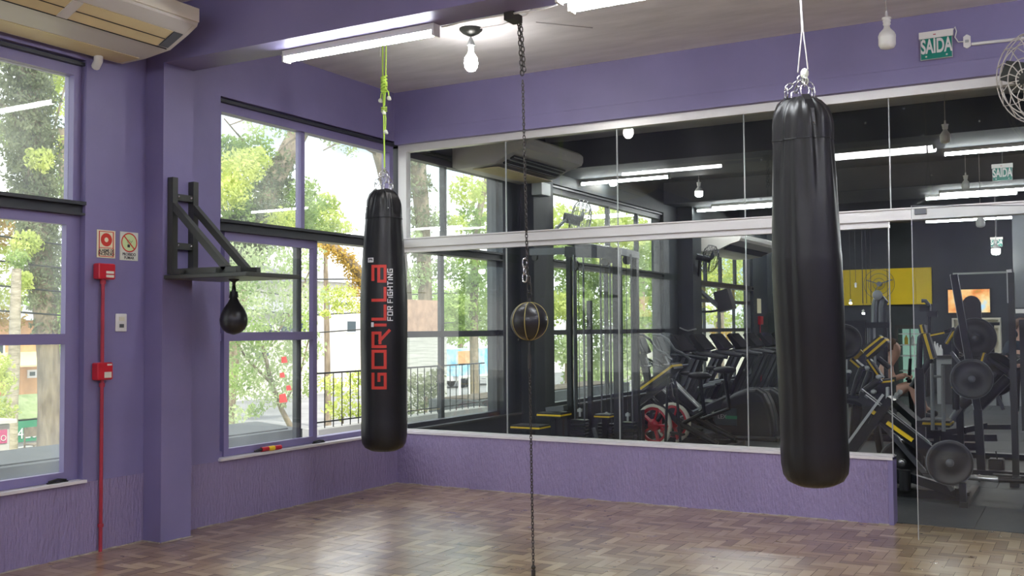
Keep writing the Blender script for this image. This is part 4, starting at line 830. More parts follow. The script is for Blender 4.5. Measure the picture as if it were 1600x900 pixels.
# --- inclined bench with yellow edge
bn = thing('incline_bench', 'black bench with a tilted yellow-edged pad on tube legs', 'exercise bench', tuple(at(1045, 697, y=3.3).xy)+(0,), 'gym machines')
padbox(bn, at(1009, 606, y=3.3), at(1058, 571, y=3.3), 0.30, 0.075)
mb = MB(); a_ = at(1041, 597, y=3.2)
for yy in (3.18, 3.45):
    mb = MB(); t_ = at(1050, 590, y=yy); bl = at(1039, 690, y=yy); br = at(1064, 690, y=yy); bl.z = 0.01; br.z = 0.01
    mb.tube([bl, at(1043, 605, y=yy), at(1046, 590, y=yy)], 0.016, 8).tube([at(1046, 590, y=yy), at(1053, 590, y=yy), at(1057, 606, y=yy), br], 0.016, 8); mb.build('leg', 'gym_steel', bn)
mb = MB(); pb(mb, (996, 632), (1050, 592), 3.3, 0.06); mb.tube([at(1044, 590, y=3.18), at(1044, 590, y=3.45)], 0.014, 8); mb.build('arm', 'gym_steel', bn)
b0 = at(1000, 640, y=3.3); MB().box((b0.x-0.04, 3.26, 0), (b0.x+0.04, 3.34, b0.z)).box((b0.x, 3.27, 0), (b0.x+0.7, 3.33, 0.05)).build('base_frame', 'gym_steel', bn)
# --- elliptical trainers with curved handles
def elliptical(dx, Y_, label):
    o = at(1030+dx, 640, y=Y_); r_ = thing('elliptical_trainer', label, 'exercise machine', (o.x, Y_, 0), 'elliptical trainers')
    P = lambda x, y, yy=Y_: at(x+dx, y, y=yy)
    c0 = P(1006, 545); cs = MB().bar(P(1000, 528), P(1010, 552), 0.20, 0.06); cs.build('console', 'gym_steel', r_)
    MB().bar(P(1000, 530, Y_-0.035), P(1008, 549, Y_-0.035), 0.14, 0.012).build('screen', 'gym_grey', r_)
    for yy, nm in ((Y_-0.18, 0), (Y_+0.18, 1)):
        MB().tube([P(992, 523, yy), P(1004, 523, yy), P(1016, 531, yy), P(1026, 546, yy), P(1040, 553, yy), P(1050, 561, yy), P(1048, 570, yy), P(1032, 572, yy)], 0.016, 8).build('handlebar', 'gym_grey', r_)
    MB().tube([P(990, 568), P(1002, 572), P(1016, 566), P(1022, 574)], 0.014, 8).build('grip', 'gym_grey', r_)
    b1 = P(1028, 640); b1.z = 0.06; MB().bar(P(1004, 552), b1, 0.09, 0.07).build('mast', 'gym_steel', r_)
    q1 = P(1022, 596); q2 = P(1066, 640); MB().prism([q1, q2, Vector((q2.x, Y_, 0.25)), Vector((q1.x, Y_, 0.25))], (0, 0.16, 0)).build('housing', 'gym_steel', r_)
    MB().bar(q1+Vector((0, -0.01, 0.01)), q2+Vector((0, -0.01, 0.01)), 0.03, 0.02).build('trim', 'silver_paint', r_)
    MB().box((q1.x-0.1, Y_-0.05, 0), (q2.x+0.1, Y_+0.02, 0.07)).box((q1.x-0.1, Y_-0.22, 0), (q1.x, Y_+0.22, 0.07)).build('base_frame', 'gym_steel', r_)
    for yy in (Y_-0.2, Y_+0.17): MB().cbox((q1.x+0.05, yy, 0.28), (q1.x+0.38, yy+0.1, 0.33), 0.01).build('pedal', 'rubber', r_)
elliptical(0, 4.6, 'elliptical trainer with curved grey handles, nearer of two beside the tilted yellow pad')
elliptical(28, 5.15, 'elliptical trainer with curved grey handles, farther of the two before the dark pillar')
# --- spinning bikes
def bike(px, py, Y_, label, wheel, seatpx):
    c = at(px, py, y=Y_); r_ = thing('exercise_bike', label, 'exercise bike', (c.x, Y_, 0), 'exercise bikes')
    R_ = 0.24; w = MB(); axv = Vector((0.25, 1, 0))
    a, b = frame_of(axv)
    w.lathe([(R_*0.86, -0.02), (R_, -0.02), (R_, 0.02), (R_*0.86, 0.02), (R_*0.86, -0.02)], c, axv, 32); w.build('flywheel_rim', 'cream', r_)
    d_ = MB()
    for k in range(5):
        t = 2*math.pi*k/5; d_.bar(c, c+(a*math.cos(t)+b*math.sin(t))*R_*0.88, 0.06, 0.02)
    d_.lathe([(0.01, -0.03), (0.07, -0.03), (0.07, 0.03), (0.01, 0.03)], c, axv, 16).lathe([(R_*0.72, -0.012), (R_*0.87, -0.012), (R_*0.87, 0.012), (R_*0.72, 0.012), (R_*0.72, -0.012)], c, axv, 32); d_.build('flywheel', wheel, r_)
    s_ = at(*seatpx, y=Y_); MB().ball((s_.x, Y_, s_.z), 0.115, 14, (1.25, 0.75, 0.38)).ball((s_.x-0.16, Y_, s_.z+0.02), 0.05, 10, (1.6, 0.7, 0.5)).build('saddle', 'pad', r_)
    MB().tube([(s_.x, Y_, s_.z), (s_.x+0.05, Y_, 0.45), (c.x+0.32, Y_, 0.30)], 0.025, 8).build('seat_post', 'gym_steel', r_)
    MB().tube([(c.x+0.75, Y_, 0.10), (c.x+0.3, Y_, 0.32), (c.x-0.02, Y_, c.z+0.30), (c.x-0.08, Y_, 0.95)], 0.034, 8).tube([c, (c.x+0.1, Y_, 0.42)], 0.03, 8).build('frame', 'gym_steel', r_)
    MB().tube([(c.x-0.08, Y_-0.2, 1.0), (c.x-0.16, Y_-0.2, 1.04), (c.x-0.08, Y_-0.1, 0.95), (c.x-0.08, Y_+0.1, 0.95), (c.x-0.16, Y_+0.2, 1.04), (c.x-0.08, Y_+0.2, 1.0)], 0.015, 8).build('handlebar', 'gym_grey', r_)
    MB().box((c.x-0.12, Y_-0.25, 0), (c.x-0.04, Y_+0.25, 0.06)).box((c.x+0.72, Y_-0.25, 0), (c.x+0.80, Y_+0.25, 0.06)).box((c.x-0.1, Y_-0.03, 0.03), (c.x+0.78, Y_+0.03, 0.09)).build('base', 'gym_steel', r_)
    MB().bar((c.x+0.25, Y_-0.12, 0.22), (c.x+0.40, Y_-0.12, 0.2), 0.09, 0.02).build('pedal', 'rubber', r_)
bike(1022, 664, 3.4, 'exercise bike with a white-rimmed red flywheel beside the cable machine', 'red', (1093, 587))
bike(1052, 660, 3.98, 'exercise bike with red flywheel just behind the first bike', 'red', (1132, 578))
# --- rear shroud machines with long sloped rail
def shroud(Y_, dx, dy, label, rail):
    P = lambda x, y, yy=None: at(x+dx, y+dy, y=Y_ if yy is None else yy)
    o = P(1160, 680); r_ = thing('stair_climber', label, 'exercise machine', (o.x, Y_, 0), 'shrouded gym machines')
    prof = [P(1112, 646), P(1128, 626), P(1145, 616), P(1163, 609), P(1180, 608), P(1192, 616), P(1200, 632), P(1206, 655), P(1209, 676)]
    prof += [Vector((prof[-1].x, Y_, 0.02)), Vector((prof[0].x, Y_, 0.02))]
    h = MB().prism(prof, (0, 0.34, 0)); ob = h.build('shroud', 'pad', r_); bv = ob.modifiers.new('bevel', 'BEVEL'); bv.width = 0.05; bv.segments = 4; bv.limit_method = 'ANGLE'; bv.angle_limit = math.radians(50)
    MB().tube([p+Vector((0, 0.16, 0.006)) for p in prof[1:9]], 0.012, 6).build('trim', 'gym_grey', r_)
    MB().cbox((prof[0].x-0.03, Y_-0.03, 0.0), (prof[8].x+0.05, Y_+0.40, 0.06), 0.02).build('base', 'gym_steel', r_)
    pa = P(1116, 637); pz = P(1152, 665); MB().cbox((pa.x, Y_-0.014, pz.z), (pz.x+0.0, Y_-0.001, pa.z), 0.004).build('badge_panel', 'dark_window', r_)
    if not dx:
        text('lettering', 'LEX', 0.075, P(1129, 651)+Vector((0, -0.017, 0)), (1, 0, 0), (0, 0, 1), 'silver_paint', r_, 0.001, 0.9)
        g_ = P(1143, 652); MB().box((g_.x-0.075, Y_-0.018, g_.z-0.02), (g_.x+0.075, Y_-0.014, g_.z+0.02)).build('badge', 'awning_green', r_)
    return r_, P
s1, P = shroud(4.75, 0, 0, 'large black machine with a rounded shroud and lettered badge behind the low wall', True)
f1 = P(993, 690, 3.9); f2 = P(1142, 622, 4.9); MB().bar(f1, f2, 0.07, 0.10).build('rail', 'gym_grey', s1)
mb = MB(); e1 = P(1085, 650, 4.4); mb.box((e1.x-0.05, 4.36, 0), (e1.x+0.05, 4.44, e1.z)); mb.build('upright', 'gym_steel', s1)
g1_ = P(1060, 655, 4.3); g2_ = P(1125, 688, 4.5); g2_.z = 0.06; MB().bar(g1_, g2_, 0.07, 0.05).build('brace', 'gym_grey', s1)
a_ = P(1094, 640, 4.3); b_ = P(1130, 683, 4.5); b_.z = 0.08; MB().bar(a_, b_, 0.05, 0.04).build('brace', 'gym_steel', s1)
a_ = P(1098, 694, 4.3); b_ = P(1142, 684, 4.6); a_.z = b_.z = 0.06; MB().tube([a_, b_], 0.055, 12).build('foot', 'gym_steel', s1)
for py in range(3):
    q_ = P(1105+py*9, 607-py*4, 4.6); MB().tube([q_+Vector((-0.12, 0, 0)), q_+Vector((0.12, -0.03, 0.05))], 0.02, 8).build('grip', 'gym_grey', s1)
s2, P2 = shroud(5.16, 22, 0, 'second black shrouded machine half hidden by the plain bag', False)
# --- treadmills in a row along the windows
tm = thing('treadmill', 'treadmill nearest the camera in the row under the far window', 'treadmill', (0.55, 5.95, 0), 'treadmills along the window wall')
x0, y0 = 0.55, 5.95
MB().prism([(x0+0.04, y0-0.26, 1.05), (x0-0.10, y0-0.26, 1.27), (x0-0.06, y0-0.26, 1.30), (x0+0.14, y0-0.26, 1.08)], (0, 0.52, 0)).build('console', 'matte_black', tm)
MB().prism([(x0+0.085, y0-0.16, 1.105), (x0-0.03, y0-0.16, 1.275), (x0-0.024, y0-0.16, 1.279), (x0+0.091, y0-0.16, 1.109)], (0, 0.32, 0)).build('screen', 'matte_black', tm)
for s_ in (-1, 1):
    MB().bar((x0+0.12, y0+s_*0.33, 1.02), (x0-0.30, y0+s_*0.36, 0.16), 0.10, 0.06).build('upright', 'gym_steel', tm)
    MB().bar((x0+0.155, y0+s_*0.33, 0.99), (x0-0.25, y0+s_*0.36, 0.16), 0.012, 0.064).build('upright_trim', 'gym_grey', tm)
    MB().tube([(x0-0.02, y0+s_*0.33, 1.02), (x0+0.25, y0+s_*0.33, 1.01), (x0+0.50, y0+s_*0.33, 0.97)], 0.028, 8).build('handrail', 'gym_steel', tm)
    MB().box((x0-0.35, y0+s_*0.36-0.05, 0.08), (x0+1.35, y0+s_*0.36+0.05, 0.20)).build('side_rail', 'gym_steel', tm)
MB().box((x0-0.3, y0-0.31, 0.10), (x0+1.35, y0+0.31, 0.175)).build('belt', 'rubber', tm)
MB().tube([(x0+0.02, y0-0.33, 1.02), (x0+0.02, y0+0.33, 1.02)], 0.035, 8).build('crossbar', 'gym_steel', tm)
MB().cbox((x0-0.42, y0-0.38, 0.04), (x0-0.02, y0+0.38, 0.26), 0.03).build('motor_cover', 'gym_steel', tm)
MB().box((x0-0.4, y0-0.40, 0), (x0-0.3, y0+0.40, 0.05)).box((x0+1.25, y0-0.40, 0), (x0+1.35, y0+0.40, 0.08)).build('foot', 'rubber', tm)
for i, (y_, lb) in enumerate(((6.83, 'second treadmill of the window row, counting from the room'), (7.73, 'third treadmill of the window row, counting from the room'), (8.6, 'fourth treadmill of the window row, counting from the room'), (9.48, 'fifth treadmill of the window row, counting from the room'), (10.36, 'sixth treadmill of the window row, counting from the room'), (11.24, 'treadmill at the far end of the window row beside the plain bag'))):
    dup(tm, (0.55, y_, 0), lb)
# second multi-bracket: speaker on swing arm at the far pillar
sp_ = thing('wall_speaker', 'dark speaker box on a long arm in front of the farthest window', 'speaker', (0.25, 7.5, 2.0), None)
c = at(1131, 470, y=8.2); MB().bar(at(1091, 452, y=7.76), at(1126, 482, y=8.2), 0.06, 0.05).build('arm', 'gym_grey', sp_)
MB().bar(at(1091, 437, y=7.76), at(1091, 485, y=7.76), 0.07).build('wall_rail', 'black_steel', sp_)
MB().bar(at(1128, 454, y=8.2), at(1137, 485, y=8.2), 0.20, 0.24).build('cabinet', 'pad', sp_)
MB().tube([at(1091, 487, y=7.8), at(1110, 487, y=8), at(1126, 484, y=8.2)], 0.02, 6).build('lower_arm', 'gym_steel', sp_)
jb = thing('junction_box', 'pale grey junction box under the air conditioner grille', 'junction box', (0.10, 2.50, 2.95))
a_ = at(820, 288, y=2.34); MB().cbox((0.172, 2.30, at(820, 306, y=2.3).z), (0.30, 2.52, at(820, 286, y=2.3).z), 0.006).build('housing', 'silver_paint', jb); MB().tube([(0.22, 2.36, at(820, 287, y=2.3).z), (0.22, 2.36, 3.05)], 0.016, 8).build('pipe', 'silver_paint', jb)
# small socket, cable and red call point on far pillar
solid('cable', MB().tube([at(1062, 512, y=7.33), at(1068, 515, y=7.33), at(1075, 517, y=7.33), at(1088, 514, y=7.33)], 0.012, 6), 'silver_paint', 'grey cable across the dark far pillar', 'cable', loc=tuple(at(1075, 517, y=7.33)))
q_ = at(1188, 478, x=0.03); solid('alarm_sign', MB().box((0.001, q_.y-0.12, q_.z-0.14), (0.012, q_.y+0.12, q_.z+0.14)), 'sign_cream', 'small cream sign on the dark wall just left of the plain bag', 'sign', loc=(0.001, q_.y, q_.z))
cp = thing('alarm_box', 'far red alarm box and pipe on the dark wall left of the plain bag', 'alarm box', (0.0, q_.y, 1.6), 'red alarm boxes')
MB().cbox((0.001, q_.y-0.09, q_.z-0.36), (0.06, q_.y+0.09, q_.z-0.20), 0.005).build('housing', 'red', cp); MB().tube([(0.02, q_.y, 0), (0.02, q_.y, q_.z-0.36)], 0.014, 8).build('pipe', 'red_pipe', cp)

# --- leg press with plates by the open door
lp = thing('leg_press', 'sloped leg press with twin grey rails, yellow strip and plates by the open door', 'exercise machine', (4.2, 1.5, 0), 'gym machines')
YA, YB = 1.35, 1.95
for Y_, nm in ((YA, 'rail'), (YB, 'rail')):
    a_ = at(1352, 628, y=Y_) if Y_ == YA else at(1346, 618, y=Y_); b_ = at(1494, 738, y=Y_) if Y_ == YA else at(1450, 700, y=Y_)
    o = MB().bar(a_, b_, 0.06, 0.10).build(nm, 'gym_steel', lp); MB().bar(a_+Vector((0, 0, 0.055)), b_+Vector((0, 0, 0.055)), 0.05, 0.018).build('rail_top', 'gym_grey', o)
MB().bar(at(1386, 660, y=1.30), at(1426, 688, y=1.30), 0.03, 0.03).build('strip', 'yellow', lp); MB().bar(at(1360, 641, y=1.30), at(1372, 649, y=1.30), 0.03, 0.03).build('strip', 'yellow', lp)
a_ = at(1331, 712, y=1.30); a_.z = max(a_.z, 0.42); b_ = at(1394, 622, y=1.30); lo = Vector((a_.x-0.22, 1.3, 0.02))
o = MB().bar(lo, b_, 0.14, 0.06).build('sled_arm', 'gym_steel', lp); MB().bar(lo+Vector((-0.065, -0.03, 0.03)), b_+Vector((-0.065, -0.03, 0.03)), 0.012, 0.02).build('edge', 'silver_paint', o)
for Y_ in (1.5, 2.1):
    a_ = at(1360, 640, y=Y_); MB().bar((a_.x-0.3, Y_, 0.03), a_, 0.07, 0.06).build('leg', 'gym_steel', lp)
    MB().bar(a_, (a_.x+0.55, Y_, 0.03), 0.05, 0.04).build('leg', 'gym_grey', lp)
a_ = at(1397, 767, y=1.35); f_ = at(1508, 790, y=0.95); MB().box((a_.x-0.9, 1.28, 0), (f_.x, 1.38, 0.07)).box((f_.x-0.04, 0.94, 0), (f_.x+0.02, 1.9, 0.045)).box((a_.x-0.9, 1.28, 0), (a_.x-0.8, 2.0, 0.07)).build('base_frame', 'black_steel', lp)
MB().bar(at(1395, 737, y=1.3), at(1497, 770, y=1.1), 0.05, 0.07).build('link', 'gym_steel', lp)
MB().box((f_.x-0.04, 0.95, 0.0), (f_.x+0.01, 1.0, 0.19)).build('front_post', 'gym_steel', lp)
q_ = at(1414, 748, y=1.2); MB().tube([(q_.x, 1.2, q_.z-0.09), (q_.x, 1.2, q_.z+0.07)], 0.045, 12).build('stop', 'rubber', lp)
MB().bar(at(1475, 745, y=1.1), at(1490, 765, y=1.1), 0.14, 0.03).build('footplate', 'gym_grey', lp)
MB().bar(at(1387, 605, y=1.4), at(1387, 624, y=1.4), 0.07, 0.02).build('handle_plate', 'silver_paint', lp)
def wplate(label, px, py, Y_, R, ax=(0.35, -1, 0.05), group='weight plates', rim=False):
    c = at(px, py, y=Y_); r_ = thing('weight_plate', label, 'weight plate', tuple(c), group)
    ob = plate_disc(MB(), c, ax, R, 0.05, n=36).build('disc', 'rubber', r_)
    a = Vector(ax).normalized(); MB().lathe([(0.005, -0.045), (0.028, -0.045), (0.032, 0.03), (0.005, 0.03)], c, a, 14).build('hub', 'silver' if rim else 'gym_grey', r_)
    aa, bb = frame_of(a); MB().tube([c+a*0.018+(aa*math.cos(t)+bb*math.sin(t))*R*0.985 for t in [2*math.pi*k/40 for k in range(40)]], 0.006, 5, closed=True).build('rim', 'gym_grey', r_)
    return c
wplate('round rubber weight plate with a bright hub beside the low wall end', 1409, 722, 1.55, 0.185, rim=True)
wplate('round grey weight plate standing clear on the rubber floor through the open door', 1483, 723, 1.0, 0.175)
wplate('large dark weight plate high on the plate machine below the screen', 1523, 528, 3.0, 0.19, (0.2, -1, 0))
wplate('dark weight plate with slots, lower on the plate machine', 1518, 592, 2.7, 0.185, (0.2, -1, 0))
wplate('dark weight plate tilted behind the lower right of the plate machine', 1551, 585, 3.2, 0.21, (0.2, -1, 0))
wplate('dark weight plate peeping out just right of the plain bag', 1318, 534, 3.4, 0.185, (0.2, -1, 0))
bb_ = thing('barbell', 'silver-ended barbell lying low behind the standing plate', 'barbell', tuple(at(1540, 748, y=1.5).xy)+(0.1,))
MB().tube([at(1506, 745, y=1.5), at(1560, 749, y=1.5)], 0.024, 12).build('sleeve', 'silver', bb_); MB().tube([at(1560, 749, y=1.5), at(1640, 754, y=1.5)], 0.020, 10).build('bar', 'rubber', bb_); MB().tube([at(1440, 739, y=1.5), at(1506, 744, y=1.5)], 0.026, 10).build('grip', 'rubber', bb_)
MB().tube([at(1529, 747, y=1.5), at(1532, 747.3, y=1.5)], 0.034, 12).build('collar', 'silver', bb_)
# --- leg extension with silver posts
le = thing('leg_extension_machine', 'seated machine with two silver posts and a yellow-edged seat through the door', 'exercise machine', tuple(at(1480, 700, y=4.2).xy)+(0,), 'gym machines')
for px, t_, b_ in ((1456, 568, 672), (1473, 571, 674)): MB().tube([at(px, t_, y=3.9), at(px+1.5, b_, y=3.9)], 0.020, 10).build('guide_post', 'silver_paint', le)
for py in (588, 654): MB().tube([at(1457, py, y=3.9), at(1474, py+0.5, y=3.9)], 0.012, 8).build('cross_tube', 'silver_paint', le)
a_ = at(1441, 661, y=4.1); b_ = at(1487, 661, y=4.1); a_.z = b_.z; padbox(le, a_, b_, 0.34, 0.07, 'seat')
MB().tube([at(1500, 634, y=4.1), at(1522, 615, y=4.1)], 0.062, 16).build('roller', 'pad', le); MB().tube([at(1489, 656, y=4.1), at(1503, 636, y=4.1)], 0.045, 12).build('roller', 'gym_grey', le)
mb = MB(); pb(mb, (1458, 678), (1505, 672), 4.1, 0.06); pb(mb, (1505, 672), (1540, 665), 4.1, 0.06, Y2=4.3); pb(mb, (1540, 667), (1580, 667), 4.3, 0.05); mb.build('frame', 'gym_steel', le)
mb = MB(); pb(mb, (1462, 684), (1558, 684), 4.3, 0.05, 0.07); mb.build('frame', 'gym_steel', le)
for px in (1464, 1501): p = at(px, 672, y=4.1); MB().box((p.x-0.03, 4.07, 0), (p.x+0.03, 4.13, p.z)).build('leg', 'gym_steel', le)
p = at(1500, 640, y=4.1); MB().box((p.x-0.035, 4.06, 0.3), (p.x+0.035, 4.13, p.z+0.02)).build('hub', 'gym_steel', le)
p = at(1455, 703, y=4.2); p2 = at(1600, 709, y=4.2); MB().box((p.x, 4.18, 0.0), (p2.x+0.5, 4.24, 0.06)).build('floor_rail', 'gym_steel', le)
MB().box((p.x, 4.175, 0.06), (p2.x+0.5, 4.245, 0.066)).build('rail_edge', 'silver_paint', le)
# --- plate-loaded press machine
pm_ = thing('plate_loaded_machine', 'tall plate-loaded press machine with a slanting mast in front of the screen', 'exercise machine', tuple(at(1520, 680, y=3.2).xy)+(0,), 'gym machines')
a_ = at(1491, 429, y=2.7); b_ = at(1528, 640, y=2.75); MB().bar(a_, b_, 0.07, 0.06).build('mast', 'gym_steel', pm_); MB().bar(a_+Vector((-0.03, -0.03, 0)), b_+Vector((-0.03, -0.03, 0)), 0.01).build('mast_edge', 'silver_paint', pm_)
c_ = at(1518, 487, y=3.1)
MB().prism([c_+Vector((0.085*math.cos(t), 0, 0.10*math.sin(t)+(0.055 if math.sin(t) > 0 else -0.055))) for t in [2*math.pi*k/20 for k in range(20)]], (0, 0.05, 0)).build('pulley_cover', 'pad', pm_)
MB().tube([at(1515, 500, y=3.12), at(1513, 520, y=3.12)], 0.006, 5).tube([at(1524, 500, y=3.12), at(1530, 520, y=3.12)], 0.006, 5).build('cable', 'black_print', pm_)
for pts, Y_, r_ in (([(1493, 516), (1493, 600), (1494, 640)], 3.3, 0.035), ([(1548, 505), (1549, 560)], 3.4, 0.03), ([(1497, 535), (1520, 522)], 3.3, 0.025), ([(1545, 560), (1575, 580)], 3.2, 0.03), ([(1500, 565), (1545, 545)], 3.1, 0.04), ([(1575, 590), (1525, 640)], 3.0, 0.05)):
    m_ = MB(); pt_(m_, pts, Y_, r_); m_.build('frame', 'gym_steel', pm_)
MB().bar(at(1540, 506, y=3.4), at(1562, 506, y=3.4), 0.03).build('crossbar', 'gym_steel', pm_)
m_ = MB(); pt_(m_, [(1479, 537), (1490, 519), (1504, 511)], 3.0, 0.022); ar = m_.build('arm', 'gym_steel', pm_); m_ = MB(); pt_(m_, [(1479, 537.5, 2.97), (1490, 519.5, 2.97), (1504, 511.5, 2.97)], 2.97, 0.012); m_.build('arm_edge', 'yellow', ar)
m_ = MB(); pb(m_, (1486, 550), (1503, 572), 2.9, 0.05, 0.03); m_.build('lever', 'gym_grey', pm_)
padbox(pm_, at(1534, 566, y=2.9), at(1538, 552, y=2.9), 0.12, 0.05); padbox(pm_, at(1489, 604, y=2.8), at(1502, 605, y=2.8), 0.14, 0.05, 'seat')
p = at(1528, 640, y=2.75); MB().bar(p, (p.x+0.02, 2.75, 0), 0.075, 0.07).box((p.x-0.4, 2.7, 0), (p.x+0.5, 2.82, 0.07)).build('base_frame', 'gym_steel', pm_)
m_ = MB(); pb(m_, (1555, 610), (1568, 640), 3.3, 0.05, 0.03); m_.build('lever', 'gym_grey', pm_)
# roller-pad machine left of the plate machine
rm = thing('press_machine', 'upright machine with tall yellow-edged back pads left of the screen', 'exercise machine', tuple(at(1450, 670, y=5.2).xy)+(0,), 'gym machines')
padbox(rm, at(1457, 560, y=4.9), at(1446, 522, y=4.9), 0.16, 0.09, 'back_pad'); padbox(rm, at(1443, 520, y=4.9), at(1440, 508, y=4.9), 0.14, 0.07, 'head_pad'); padbox(rm, at(1455, 524, y=4.85), at(1475, 520, y=4.85), 0.06, 0.05, 'arm_pad')
m_ = MB(); pt_(m_, [(1436, 580), (1437, 545), (1438, 528), (1446, 520)], 5.0, 0.035); pt_(m_, [(1475, 519), (1492, 514)], 4.9, 0.025); pt_(m_, [(1455, 560), (1435, 590), (1425, 605)], 5.0, 0.04); pt_(m_, [(1446, 470), (1452, 478), (1452, 520)], 5.2, 0.02); m_.build('frame', 'gym_steel', rm)
for px, py in ((1445, 482), (1457, 490)): m_ = MB(); pb(m_, (px-8, py), (px+8, py+1), 5.2, 0.09, 0.07); m_.build('roller_pad', 'gym_steel', rm)
m_ = MB(); pt_(m_, [(1440, 470), (1446, 470), (1451, 476), (1452, 488)], 5.2, 0.022); m_.build('handle', 'gym_grey', rm)
p = at(1437, 575, y=5.0); MB().box((p.x-0.05, 4.95, 0), (p.x+0.05, 5.05, p.z)).box((p.x-0.3, 4.94, 0), (p.x+0.6, 5.06, 0.08)).build('base', 'gym_steel', rm)
# --- machines beside the plain bag
hm = thing('pulldown_machine', 'tall machine with twin grey posts and a pulley disc beside the plain bag', 'exercise machine', tuple(at(1360, 640, y=5.6).xy)+(0,), 'gym machines')
for px in (1371, 1381): m_ = MB(); pt_(m_, [(px-3, 508), (px-3, 480), (px-1, 470), (px+3, 467)], 5.8, 0.055); m_.build('post', 'gym_grey', hm)
c_ = at(1371, 461, y=5.75); MB().lathe([(0.01, -0.03), (0.055, -0.03), (0.062, 0), (0.055, 0.03), (0.01, 0.03)], c_, (0.2, -1, 0), 20).build('pulley', 'silver_paint', hm)
m_ = MB(); pb(m_, (1310, 507), (1352, 506), 5.5, 0.08, 0.09); m_.build('crossbar', 'gym_steel', hm); m_ = MB(); pb(m_, (1352, 508), (1392, 508), 5.5, 0.07, 0.07); m_.build('crossbar', 'gym_steel', hm)
m_ = MB(); post(m_, 1347, 501, 5.45, 0.075); m_.build('post', 'gym_steel', hm); m_ = MB(); post(m_, 1383, 508, 5.6, 0.045); m_.build('post', 'gym_steel', hm); m_ = MB(); post(m_, 1321, 512, 5.3, 0.03); m_.build('guide_rod', 'silver_paint', hm); m_ = MB(); post(m_, 1366, 512, 5.7, 0.025); m_.build('guide_rod', 'silver_paint', hm)
for px in (1356, 1359): m_ = MB(); pt_(m_, [(px, 510), (px, 548)], 5.5, 0.006, 5); m_.build('cable', 'silver_paint', hm)
p = at(1347, 650, y=5.45); MB().box((p.x-0.6, 5.4, 0), (p.x+0.6, 5.5, 0.08)).box((p.x-0.04, 5.4, 0), (p.x+0.04, 6.0, 0.08)).build('base', 'gym_steel', hm)
cu = thing('curl_machine', 'crowd of black levers with yellow-edged pads between the plain bag and the glass edge', 'exercise machine', tuple(at(1365, 680, y=3.4).xy)+(0,), 'gym machines')
padbox(cu, at(1357, 556, y=3.3), at(1386, 531, y=3.3), 0.16, 0.07); padbox(cu, at(1352, 548, y=3.5), at(1378, 527, y=3.5), 0.16, 0.06); padbox(cu, at(1357, 562, y=3.3), at(1378, 592, y=3.3), 0.12, 0.05, 'back_pad'); padbox(cu, at(1331, 562, y=3.6), at(1346, 575, y=3.6), 0.14, 0.06); padbox(cu, at(1375, 597, y=3.2), at(1394, 595, y=3.2), 0.2, 0.05, 'seat')
MB().bar(at(1332, 548, y=3.6), at(1342, 558, y=3.6), 0.05, 0.14).build('side_plate', 'yellow', cu)
for pts, Y_, r_ in (([(1332, 618), (1340, 590), (1345, 577), (1352, 575)], 3.0, 0.026), ([(1345, 622), (1352, 600), (1360, 580)], 3.2, 0.03), ([(1352, 610), (1376, 592)], 3.0, 0.035), ([(1322, 604), (1326, 582)], 2.9, 0.022), ([(1366, 600), (1368, 578), (1366, 573)], 3.3, 0.02), ([(1390, 575), (1372, 560)], 3.4, 0.03), ([(1310, 620), (1340, 626), (1380, 645)], 3.0, 0.05)):
    m_ = MB(); pt_(m_, pts, Y_, r_); m_.build('lever', 'gym_steel', cu)
for px, py, Y_ in ((1326, 581, 2.9), (1354, 575, 3.0), (1367, 573, 3.3), (1373, 589, 2.95), (1320, 602, 2.9), (1365, 612, 3.0)): m_ = MB(); m_.ball(at(px, py, y=Y_), 0.024, 10, (1.3, 1, 1)); m_.build('grip_end', 'silver_paint', cu)
q1 = at(1395, 590, y=3.6); q2 = at(1345, 690, y=3.6); MB().prism([at(1350, 600, y=3.6), q1, Vector((q1.x, 3.6, 0.3)), Vector((q2.x, 3.6, 0.3))], (0, 0.2, 0)).build('housing', 'gym_steel', cu)
p = at(1330, 650, y=3.4); MB().box((p.x-0.3, 3.35, 0), (p.x+0.7, 3.45, 0.08)).bar((p.x, 3.4, 0.02), at(1340, 622, y=3.1), 0.09, 0.06).bar((p.x+0.3, 3.4, 0.02), at(1362, 622, y=3.2), 0.09, 0.06).build('base', 'gym_steel', cu)
MB().bar(at(1397, 627, y=3.3), at(1436, 662, y=3.0), 0.07).build('arm', 'gym_steel', cu)
for dx, dy in ((0, 0), (4, -4), (-3, 5)): m_ = MB(); m_.ball(at(1402+dx, 617+dy, y=3.3), 0.03, 8); m_.build('knob', 'silver_paint', cu)
# --- rack at the right edge of the picture
rk = thing('power_rack', 'tall black rack column with a thin top bar at the right edge', 'exercise machine', tuple(at(1580, 752, y=2.6).xy)+(0,), 'gym machines')
p = at(1578, 426, y=2.6); MB().box((p.x-0.02, 2.56, 0), (p.x+0.035, 2.62, p.z)).build('upright', 'black_steel', rk); MB().box((p.x-0.026, 2.55, 1.6), (p.x-0.016, 2.56, p.z)).build('edge', 'silver_paint', rk)
m_ = MB(); pb(m_, (1490, 428), (1578, 425), 3.2, 0.018, Y2=2.6); m_.build('top_bar', 'silver_paint', rk); m_ = MB(); m_.bar(at(1573, 426, y=2.6), at(1581, 425, y=2.6), 0.03, 0.05); m_.build('end_cap', 'white_plastic', rk)
p2 = at(1600, 560, y=2.6); MB().box((p.x+0.06, 2.66, 0.45), (p.x+0.7, 2.8, 1.45)).build('side_panel', 'black_steel', rk); MB().box((p.x-0.18, 2.55, 0), (p.x+0.7, 2.63, 0.06)).box((p.x-0.02, 2.2, 0), (p.x+0.05, 2.6, 0.05)).build('base', 'black_steel', rk)
